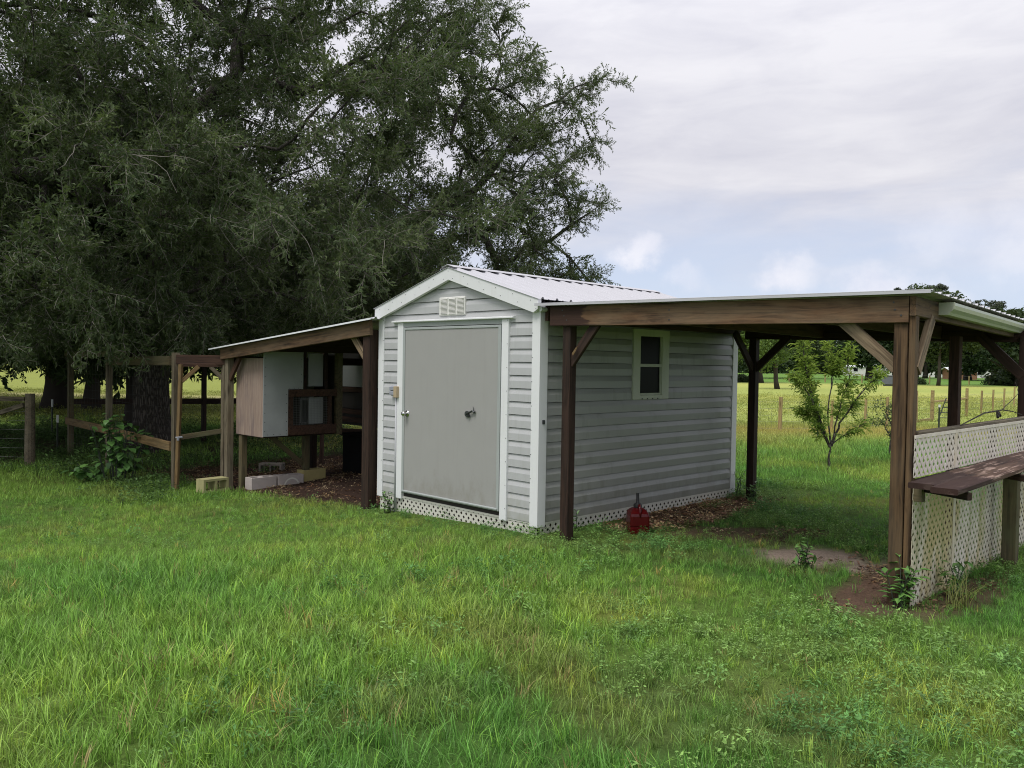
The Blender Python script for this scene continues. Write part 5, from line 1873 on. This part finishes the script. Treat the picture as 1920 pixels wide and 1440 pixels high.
FT = "trees along the far side of the field"
far_tree("field_tree", "slender light green tree standing alone in the field left of the peach tree", -24.6, 52.2, 6.0, 2.6, 0.17, CLUMP_LIGHT, 120, 1, FT, 0.35, 0.33, sc=(0.45, 0.8))
far_tree("shade_tree", "dark oak at the left end of the far trees, beside the rear shelter post", -37.5, 73.5, 7.6, 4.2, 0.30, CLUMP_DARK, 190, 2, FT, 0.45, 0.24)
far_tree("shade_tree", "bright green oak just right of the shed back corner at the field edge", -38.9, 70.0, 7.0, 3.6, 0.25, CLUMP_LIGHT, 170, 3, FT, 0.25, 0.22)
far_tree("shade_tree", "broad dark stout trunked oak over the white trailers, right of the peach tree", -43.0, 116.0, 11.0, 7.6, 0.5, CLUMP_DARK, 420, 4, FT, 0.2, 0.26, sc=(1, 1.7))
far_tree("shade_tree", "thin trunked oak before the long white house", -23.9, 86.0, 10.5, 4.4, 0.17, CLUMP_DARK, 220, 5, FT, 0.55, 0.30)
far_tree("shade_tree", "dark oak with three trunks right of the mid shelter post", -38.6, 146.0, 11.3, 7.2, 0.55, CLUMP_DARK, 380, 6, FT, 0.35, 0.2, sc=(1, 1.7))
far_tree("shade_tree", "dark oak with a single stout trunk right of the three trunked oak", -33.0, 140.0, 10.3, 6.5, 0.5, CLUMP_DARK, 360, 7, FT, 0.35, 0.2, sc=(1, 1.7))
far_tree("shade_tree", "dark spreading oak at the right frame edge behind the lattice", -19.6, 98.0, 8.2, 6.0, 0.42, CLUMP_DARK, 330, 8, FT, 0.3, 0.13, sc=(1, 1.5))
far_tree("shade_tree", "hazy oak behind the house, between the two shelter posts", -50.0, 160.0, 12.5, 7.5, 0.4, CLUMP_DARK, 360, 9, FT, 0.6, 0.16, sc=(1, 1.7))
far_tree("shade_tree", "mid green oak in the middle of the gap behind the peach tree", -56.0, 122.0, 10.0, 6.0, 0.35, CLUMP_DARK, 300, 10, FT, 0.75, 0.2, sc=(1, 1.6))
far_tree("shade_tree", "dark oak left of the sky gap behind the peach tree", -57.0, 108.0, 9.8, 6.4, 0.35, CLUMP_DARK, 320, 11, FT, 0.3, 0.18, sc=(1, 1.6))
far_tree("shade_tree", "large oak hidden mostly by the shed, at the far field edge", -64.0, 104.0, 9.6, 7.0, 0.4, CLUMP_DARK, 300, 12, FT, 0.4, 0.2, sc=(1, 1.7))
far_tree("shade_tree", "oak beyond the right edge of the lattice counter", -9.0, 104.0, 7.5, 7.0, 0.4, CLUMP_DARK, 300, 13, FT, 0.4, 0.18, sc=(1, 1.7))
far_tree("shade_tree", "round oak behind the brown shed wall", -31.5, 168.0, 11.8, 7.0, 0.4, CLUMP_DARK, 320, 14, FT, 0.5, 0.15, sc=(1, 1.7))
for i, (x, y, H, cr, lab) in enumerate(((-64.5, 171.0, 18.8, 4.2, "tall pine topping the shelter roof line, leftmost of the pines"), (-60.5, 172.5, 19.6, 3.0, "tall pine second along the shelter roof line"),
                                        (-56.2, 174.0, 20.3, 3.2, "tall pine third along the shelter roof line"), (-53.2, 176.5, 20.4, 3.0, "tall pine above the tip of the shelter roof"),
                                        (-44.6, 171.5, 17.2, 2.6, "narrow pine standing apart right of the roof tip"), (-38.6, 163.0, 15.6, 2.9, "thin crowned pine above the gutter"), (-34.0, 170.0, 15.2, 3.6, "bushy pine at the right edge above the roof ribs"), (-40.5, 175.0, 15.4, 1.8, "spindly pine between the narrow pine and the thin crowned one"))):
    far_tree("pine_tree", lab, x, y, H, cr, 0.24, CLUMP_PINE, 130 if cr > 2.9 else 75, 50 + i, "pines above the shelter roof", 0.4, 0.66, r.uniform(-0.5, 0.5), (0.7, 1.2), 8)
# low shrubs along the far edge
for i, (x, y, rr_, lab) in enumerate(((-21.0, 101.5, 2.4, "low dark shrub mass at the right end of the far lawn"), (-27.9, 91.0, 0.9, "small round grey shrub before the long white house"), (-40.5, 74.5, 1.2, "dark shrub under the oak beside the shed back corner"))):
    s_ = thing("far_shrub", lab, "shrub", (x, y, 0))
    P_, R_, S_, I_, T_ = [], [], [], [], []
    for q in range(60):
        d = Vector((r.gauss(0, .5), r.gauss(0, .5), abs(r.gauss(0, .35)))) * rr_
        P_.append((x + d.x, y + d.y, d.z * 0.8))
        R_.append((0, 0, r.uniform(0, 6)))
        S_.append((0.6 * rr_ / 1.2,) * 3)
        I_.append(r.randrange(4))
        T_.append((0.4 + r.gauss(0, .15), 0, 0))
    scatter("foliage", P_, R_, S_, I_, T_, CLUMP_DARK, s_)
# the wood behind everything
P_, R_, S_, I_, T_ = [], [], [], [], []
for q in range(9000):
    u = r.uniform(-330, 330)
    v = r.uniform(215, 270) + abs(u) * 0.12
    x, y = xy_of(u, v)
    hh = 11.5 + 6.0 * noise.noise(Vector((u * 0.045, 0, 3))) + 2.5 * noise.noise(Vector((u * 0.2, 5, 3)))
    gap = math.exp(-((u / v - (1570 - 960) / 1539.0) / 0.012) ** 2)
    hh *= 1 - 0.5 * gap
    P_.append((float(x), float(y), max(1.0, hh) * r.random() ** 0.7))
    R_.append((0, 0, r.uniform(0, 6)))
    s = r.uniform(2.2, 3.6)
    S_.append((s, s, s))
    I_.append(r.randrange(4))
    T_.append((min(1, max(0, 0.5 + 0.5 * noise.noise(Vector((u * 0.06, 9, 1))) + r.gauss(0, .15))), 0, 0))
scatter("distant_forest", P_, R_, S_, I_, T_, CLUMP_DARK, None, "stuff", "dense green wood closing the view beyond the houses", "forest")


def house(name, lab, cat, x, y, w, d, h, ridge, rot, wall, roof, wins, door_at=None):
    hs = thing(name, lab, cat, (x, y, 0), None, rot)
    mw = WM[hs.name]
    mb = MB()
    mb.box((-w / 2, -d / 2, -0.3), (w / 2, d / 2, h))
    mb.prism([(-w / 2, -d / 2, h), (-w / 2, d / 2, h), (-w / 2, 0, ridge)], (w, 0, 0))
    mb.build("wall", wall, hs, mw=mw)
    ov = 0.35
    sl = (ridge - h) / (d / 2)
    for s in (-1, 1):
        mb = MB()
        mb.prism([(-w / 2 - ov, 0, ridge + 0.10), (-w / 2 - ov, s * (d / 2 + ov), h - sl * ov + 0.10), (-w / 2 - ov, s * (d / 2 + ov), h - sl * ov + 0.02), (-w / 2 - ov, 0, ridge + 0.02)], (w + 2 * ov, 0, 0))
        mb.build("roof", roof, hs, mw=mw)
    for (wx, wz, ww, wh) in wins:
        mb = MB()
        mb.box((wx - ww / 2 - 0.08, -d / 2 - 0.05, wz - wh / 2 - 0.08), (wx + ww / 2 + 0.08, -d / 2 - 0.003, wz + wh / 2 + 0.08))
        f_ = mb.build("window", M["trim"], hs, mw=mw)
        mb = MB()
        mb.box((wx - ww / 2, -d / 2 - 0.06, wz - wh / 2), (wx + ww / 2, -d / 2 - 0.052, wz + wh / 2))
        mb.build("pane", M["glass"], f_, mw=mw)
    if door_at is not None:
        mb = MB()
        mb.box((door_at - 0.5, -d / 2 - 0.05, 0), (door_at + 0.5, -d / 2 - 0.004, 2.05))
        mb.build("door", M["house_white"], hs, mw=mw)
    return hs


house("long_house", "long low white house with white metal roof beyond the far lawn", "house", -56.0, 199.0, 16.0, 7.0, 2.2, 3.6, 0.62, M["house_white"], M["house_roof"], ((-5, 1.2, 1.2, 1.0), (-1.5, 1.2, 1.2, 1.0), (3.5, 1.2, 1.2, 1.0)), 1.0)
house("trailer_house", "small white trailer under the broad oak, right of the peach tree", "house", -76.5, 196.0, 8.5, 4.0, 2.2, 2.7, 0.7, M["house_white"], M["house_roof"], ((-2.2, 1.4, 1.0, 0.8), (1.8, 1.4, 1.0, 0.8)), 0.2)
house("trailer_house", "white trailer half hidden by the front shelter post", "house", -69.0, 199.0, 6.0, 3.5, 2.1, 2.6, 0.75, M["house_white"], M["house_roof"], ((-1.5, 1.3, 0.9, 0.8), (1.2, 1.3, 0.9, 0.8)))
house("brown_shed", "rusty brown shed end beside the three trunked oak", "shed", -43.6, 158.5, 4.6, 3.5, 1.7, 2.1, 0.65, M["brown_wall"], M["house_roof"], ())
tk = thing("grey_tank", "slate grey utility trailer box parked at the edge of the hay field", "trailer", (-25.6, 76.8, 0), None, 0.72)
boxpart("box", (-26.05, 76.4, 0.15), (-25.05, 77.4, 0.98), M["tank"], tk, bev=0.03)
boxpart("lid", (-26.1, 76.35, 0.98), (-25.0, 77.45, 1.03), M["tank"], tk, bev=0.01)
boxpart("skid", (-25.95, 76.45, -0.05), (-25.15, 77.3, 0.15), M["metal_dark"], tk)
ff = thing("far_fence", "far pasture fence of pale widely spaced posts along the hay field", "fence", (-30, 95, 0))
fpos = []
for i, (x, y) in enumerate(((-42.5, 81.5), (-39.4, 84.0), (-36.6, 87.2), (-33.5, 90.0), (-30.8, 92.8), (-28.0, 95.6), (-26.4, 97.2), (-24.8, 98.9), (-23.1, 100.5), (-21.3, 102.4), (-18.5, 105))):
    beam("post", (x, y, -0.2), (x, y, 1.0), 0.12, 0.12, M["wood_new"], ff, up=(0, 1, 0))
    fpos.append((x, y))
mb = MB()
for a, b in zip(fpos[:-1], fpos[1:]):
    for z in (0.3, 0.65, 0.95):
        mb.tube([(a[0], a[1], z), (b[0], b[1], z)], 0.006, 3)
mb.build("fence_wire", M["wire"], ff, kind="stuff")

# ------------------------------------------------------------------ grass and ground cover


def tuft(name, mat, n, R, h, w, lean=0.5, seed=0, segs=3):
    r = random.Random(seed)
    V, F, VAR = [], [], []
    for i in range(n):
        a, rad = r.uniform(0, 6.283), R * math.sqrt(r.random())
        p = Vector((rad * math.cos(a), rad * math.sin(a), -0.01))
        H = r.uniform(*h)
        yaw = r.uniform(0, 6.283)
        d = Vector((math.cos(yaw), math.sin(yaw), 0))
        s = Vector((-d.y, d.x, 0))
        bend = r.uniform(0.1, 1.0) * lean
        ww = w * r.uniform(0.7, 1.3)
        b = len(V)
        for k in range(segs):
            f_ = k / segs
            q = p + Vector((0, 0, 1)) * (H * (f_ - 0.35 * bend * f_ * f_)) + d * (H * bend * f_ * f_)
            V += [tuple(q - s * ww / 2 * (1 - 0.55 * f_)), tuple(q + s * ww / 2 * (1 - 0.55 * f_))]
        q = p + Vector((0, 0, 1)) * (H * (1 - 0.35 * bend)) + d * (H * bend)
        V.append(tuple(q))
        var = r.random()
        for k in range(segs - 1):
            F.append((b + 2 * k, b + 2 * k + 1, b + 2 * k + 3, b + 2 * k + 2))
            VAR.append(var)
        F.append((b + 2 * segs - 2, b + 2 * segs - 1, b + 2 * segs))
        VAR.append(var)
    return mesh_np(name, V, F, [mat], VAR)


def rosette(name, mat, n, R, h, L, Wd, seed=0):
    """low broad-leaved weed: little leaves held on short stalks"""
    r = random.Random(seed)
    V, F, VAR = [], [], []
    for i in range(n):
        a, rad = r.uniform(0, 6.283), R * math.sqrt(r.random())
        z = r.uniform(*h)
        p = Vector((rad * math.cos(a), rad * math.sin(a), z))
        yaw = r.uniform(0, 6.283)
        d = Vector((math.cos(yaw), math.sin(yaw), r.uniform(-0.35, 0.45)))
        var = r.random()
        leaf_quad(V, F, VAR, p, d, Vector((r.gauss(0, .35), r.gauss(0, .35), 1)), L * r.uniform(.7, 1.3), Wd * r.uniform(.8, 1.2), var, 0.12)
        b = len(V)
        V += [(p.x * 0.6 - 0.0012, p.y * 0.6, -0.01), (p.x * 0.6 + 0.0012, p.y * 0.6, -0.01), tuple(p)]
        F.append((b, b + 1, b + 2))
        VAR.append(var)
    return mesh_np(name, V, F, [mat], VAR)


G = M["grass"]
TUFTS = [tuft("grass_tuft", G, 17, 0.085, (0.05, 0.14), 0.0056, 0.75, s) for s in range(5)] + \
        [tuft("grass_tuft_tall", G, 11, 0.06, (0.12, 0.25), 0.0072, 0.95, s + 7) for s in range(3)]
MIDS = [tuft("grass_clump", G, 26, 0.20, (0.06, 0.15), 0.0085, 0.7, s + 20, 2) for s in range(4)]
FARS = [tuft("grass_patch", G, 54, 0.60, (0.025, 0.07), 0.020, 0.7, s + 30, 2) for s in range(3)]
WEEDS = [rosette("weed_rosette", M["weed"], 34, 0.10, (0.015, 0.07), 0.024, 0.012, s) for s in range(3)] + [rosette("clover", M["weed"], 42, 0.11, (0.02, 0.06), 0.018, 0.012, s + 5) for s in range(2)] + \
        [rosette("tall_weed", M["weed"], 30, 0.09, (0.02, 0.13), 0.034, 0.015, s + 9) for s in range(2)]
CHIPS = [rosette("dry_leaves", M["litter"], 18, 0.11, (0.002, 0.018), 0.036, 0.018, s + 12) for s in range(3)]


def field_pts(u0, u1, v0, v1, dens, wedge=True):
    n = int((u1 - u0) * (v1 - v0) * dens)
    u = rng.uniform(u0, u1, n)
    v = rng.uniform(v0, v1, n)
    if wedge:
        k = (u < 0.76 * v + 1.4) & (u > -0.76 * v - 1.4)
        u, v = u[k], v[k]
    x, y = xy_of(u, v)
    return u, v, x, y


def inside_built(x, y):
    shed_in = (x > -2.52) & (x < 0.0) & (y > 0.0) & (y < 3.6)
    return shed_in


def put(name, x, y, sc, idx, tint, variants, label, cat, tilt=0.18, parent=None):
    n = len(x)
    z = ground_z(x, y)
    rot = np.stack([rng.normal(0, tilt, n), rng.normal(0, tilt, n), rng.uniform(0, 6.283, n)], -1)
    return scatter(name, np.stack([x, y, z], -1), rot, np.stack([sc, sc, sc * rng.uniform(0.8, 1.25, n)], -1), idx, tint, variants, parent, "stuff", label, cat)


# near and middle lawn
u, v, x, y = field_pts(-10, 10, 1.2, 12.6, 330)
sand, dark, chips, hutch, oak = masks(x, y)
cover = 1 - np.clip(1.1 * sand + 0.93 * dark + 0.93 * chips + 1.02 * hutch + 0.8 * oak, 0, 1)
thin = fbm(x, y, 1.3, 4.0)
cover = cover * np.where(thin > 0.62, 0.75, 1.0) * (1 - 0.12 * smoothstep(v, 6.5, 9.0))
keep = (rng.random(len(x)) < cover) & ~inside_built(x, y)
u, v, x, y = u[keep], v[keep], x[keep], y[keep]
hgt = 0.62 + 0.75 * fbm(x, y, 0.8, 6.0)
mound = np.exp(-((u + 1.2) / 2.4) ** 2 - ((v - 5.4) / 1.8) ** 2)
hgt = hgt * (0.70 + 0.26 * mound) * np.where(u > 0.5, 0.72, 0.92)
hgt = hgt * (1 - 0.38 * smoothstep(v, 6.5, 8.5))
foot = np.exp(-(np.clip(-y, 0, 9) / 0.35) ** 2) * (x < 0.6) * (x > -2.7) + np.exp(-(((x - 0.6) / 0.5) ** 2 + ((y - 0.7) / 0.5) ** 2)) + np.exp(-(((x + 5.7) / 0.7) ** 2 + ((y + 0.4) / 0.5) ** 2))
hgt = hgt * (1 - 0.62 * np.clip(foot, 0, 1))
tallsel = rng.random(len(x)) < 0.16
idx = np.where(tallsel, rng.integers(5, 8, len(x)), rng.integers(0, 5, len(x)))
tint = lawn_tint(x, y) * rng.uniform(0.78, 1.25, (len(x), 1))
dry = rng.random(len(x)) < 0.025
tint[dry] = np.array([0.36, 0.30, 0.12])
bright = rng.random(len(x)) < 0.09
tint[bright] = tint[bright] * np.array([1.55, 1.35, 1.1])
put("grass", x, y, hgt, idx, tint, TUFTS, "rough green summer lawn of uneven grass in front of the shed", "grass")

# lawn from the shed to the hay field
u, v, x, y = field_pts(-9, 16, 11.0, 24.0, 62)
sand, dark, chips, hutch, oak = masks(x, y)
keep = (rng.random(len(x)) < 1 - np.clip(dark + chips + sand + 1.02 * hutch + 0.75 * oak, 0, 1)) & ~inside_built(x, y)
u, v, x, y = u[keep], v[keep], x[keep], y[keep]
tint = lawn_tint(x, y) * rng.uniform(0.8, 1.2, (len(x), 1))
hs_ = (0.55 + 0.40 * smoothstep(v, 12.0, 15.0)) + 0.4 * fbm(x, y, 0.8, 6.0)
put("lawn_grass", x, y, hs_ * np.where(v > 18, 0.75, 1.0), rng.integers(0, 4, len(x)), tint, MIDS, "green lawn between the shelter and the wire fence", "grass")
u, v, x, y = field_pts(-40, 40, 24.0, 48.0, 7.0)
tint = lawn_tint(x, y) * rng.uniform(0.94, 1.06, (len(x), 1))
tk_ = np.abs(v - 42.0) < 1.3
keep = ~(tk_ & (u < -11))
u, v, x, y, tint = u[keep], v[keep], x[keep], y[keep], tint[keep]
put("hay_grass", x, y, rng.uniform(0.7, 1.3, len(x)), rng.integers(0, 3, len(x)), tint, FARS, "yellow green mown hay field stretching to the far fence", "grass")

# low broad weeds: right foreground, round the bare soil, at the foot of the shed and under the oak
u, v, x, y = field_pts(-7, 8, 1.5, 11.5, 150)
sand, dark, chips, hutch, oak = masks(x, y)
wn = fbm(x, y, 0.9, 11.0)
prob = smoothstep(wn, 0.45, 0.65) * (0.10 + 0.80 * smoothstep(u, -0.5, 2.5))
prob = np.maximum(prob, 0.55 * smoothstep(fbm(x, y, 1.3, 4.0), 0.58, 0.66) * smoothstep(u, -2.5, 0.5))
prob = prob * (1 - np.clip(sand * 1.1 + 0.86 * dark + 0.9 * chips + 0.96 * hutch, 0, 1))
prob = np.maximum(prob, 0.55 * np.exp(-((y + 0.15) / 0.16) ** 2) * (x > -2.7) * (x < 0.3) * smoothstep(fbm(x, y, 2.5, 13.0), 0.4, 0.6))
keep = (rng.random(len(x)) < prob) & ~inside_built(x, y)
x, y, u = x[keep], y[keep], u[keep]
base_t = np.array([0.10, 0.225, 0.058]) + (np.array([0.18, 0.30, 0.075]) - np.array([0.10, 0.225, 0.058])) * smoothstep(fbm(x, y, 1.2, 12.0), 0.35, 0.65)[:, None]
put("weeds", x, y, rng.uniform(0.5, 0.95, len(x)), np.minimum(rng.integers(0, 7, len(x)), rng.integers(0, 7, len(x))), base_t * rng.uniform(0.75, 1.3, (len(x), 1)), WEEDS, "low broad leaved weeds and clover mixed through the lawn", "weeds", 0.25)

u, v, x, y = field_pts(-17, -1.0, 9.0, 26.0, 34, False)
sand, dark, chips, hutch, oak = masks(x, y)
edge_ = np.exp(-((y + 1.0 - 0.06 * (x + 8)) / 0.55) ** 2) * (x < -5.9)
prob = np.clip(1.0 * edge_ + 0.55 * oak + 0.05 * hutch + 0.30 * smoothstep(v, 17, 20) * (u < -3), 0, 1) * smoothstep(fbm(x, y, 1.1, 15.0), 0.28, 0.6)
keep = rng.random(len(x)) < prob * (1 - 0.9 * hutch)
x, y = x[keep], y[keep]
put("undergrowth", x, y, rng.uniform(1.0, 2.4, len(x)), rng.integers(0, 7, len(x)), np.array([0.07, 0.13, 0.033]) * rng.uniform(0.7, 1.35, (len(x), 1)), WEEDS, "straggling undergrowth round the chicken run under the oak", "undergrowth", 0.3)

# dry leaves: a drift along the shed wall, more under hutch and oak
u, v, x, y = field_pts(-10, 6, 5.5, 16.0, 190, False)
sand, dark, chips, hutch, oak = masks(x, y)
prob = np.clip(1.0 * chips + 0.13 * dark + 0.20 * hutch + 0.12 * oak + 0.06 * sand, 0, 1)
keep = (rng.random(len(x)) < prob) & ~inside_built(x, y)
x, y, chips = x[keep], y[keep], chips[keep]
pal = np.array([[0.48, 0.34, 0.18], [0.27, 0.15, 0.08], [0.56, 0.43, 0.26], [0.14, 0.085, 0.055], [0.30, 0.18, 0.12]])
tint = pal[rng.integers(0, 5, len(x))] * np.where(chips > 0.3, 1.0, 0.5)[:, None]
put("leaf_litter", x, y, rng.uniform(0.7, 1.2, len(x)), rng.integers(0, 3, len(x)), tint, CHIPS, "drift of dry brown leaves and chips along the shed side", "leaf litter", 0.1)

# plants one can point to
def weed_plant(lab, x, y, h, n, lw, cat="weed plant", seed=0, tint=(0.5,), name="weed_plant"):
    t_ = thing(name, lab, cat, (x, y, gz(x, y)))
    r_ = random.Random(seed)
    mb = MB()
    lv = []
    for i in range(n):
        a = r_.uniform(0, 6.283)
        top = Vector((x + math.cos(a) * h * 0.35 * r_.random(), y + math.sin(a) * h * 0.35 * r_.random(), gz(x, y) + h * r_.uniform(0.55, 1)))
        b0 = Vector((x + r_.uniform(-.05, .05), y + r_.uniform(-.05, .05), gz(x, y) - 0.03))
        mb.tube([b0, b0.lerp(top, 0.5) + Vector((0, 0, 0.02)), top], [0.004, 0.003, 0.002], 4, cap=False)
        for q in range(9):
            f_ = 0.25 + 0.75 * q / 8
            lv.append((b0.lerp(top, f_), Vector((r_.gauss(0, 1), r_.gauss(0, 1), r_.gauss(0.0, .35)))))
    mb.build("stems", M["steel_green"], t_, kind="stuff")
    V, F, VAR = [], [], []
    for p_, d_ in lv:
        leaf_quad(V, F, VAR, p_, d_, Vector((0, 0, 1)), lw * r_.uniform(.7, 1.3), lw * 0.5, r_.random(), 0.12)
    me = mesh_np("foliage", V, F, [leafmats[2], leafmats[1]], VAR, [r_.randrange(2) for _ in F])
    link("foliage", me, t_, kind="stuff")
    return t_


weed_plant("dark leafy weed climbing the foot of the big front right post", 3.24, 0.16, 0.36, 9, 0.085, seed=1)
weed_plant("leafy weed in the bare soil left of the big front right post", 2.35, 0.62, 0.26, 9, 0.07, seed=2)
weed_plant("weed leaning on the bottom of the stained lattice", 3.42, 0.75, 0.30, 5, 0.08, seed=3)
weed_plant("small vine on the lattice at the back corner of the shed", 0.10, 3.52, 0.40, 5, 0.06, seed=4)
weed_plant("weed sprouting through the lattice skirt below the outlet box", -2.20, -0.12, 0.24, 8, 0.06, seed=5)
weed_plant("thin vine on the side skirt left of the fuel can", 0.09, 0.42, 0.20, 4, 0.055, seed=6)
weed_plant("weed clump at the foot of the rear left shelter post", 0.42, 3.30, 0.26, 8, 0.07, seed=7)
gt = thing("grass_tussock", "arching yellow tussock of grass beside the stained lattice foot", "grass tussock", (3.52, 0.45, gz(3.52, 0.45)))
link("blades", tuft("blades", mat_plain("tussock_blades", (0.20, 0.22, 0.06), 0.5, 0.3, var=0.2), 60, 0.07, (0.14, 0.32), 0.005, 1.0, 91, 4), gt, Matrix.Translation((3.52, 0.45, gz(3.52, 0.45))), kind="stuff")
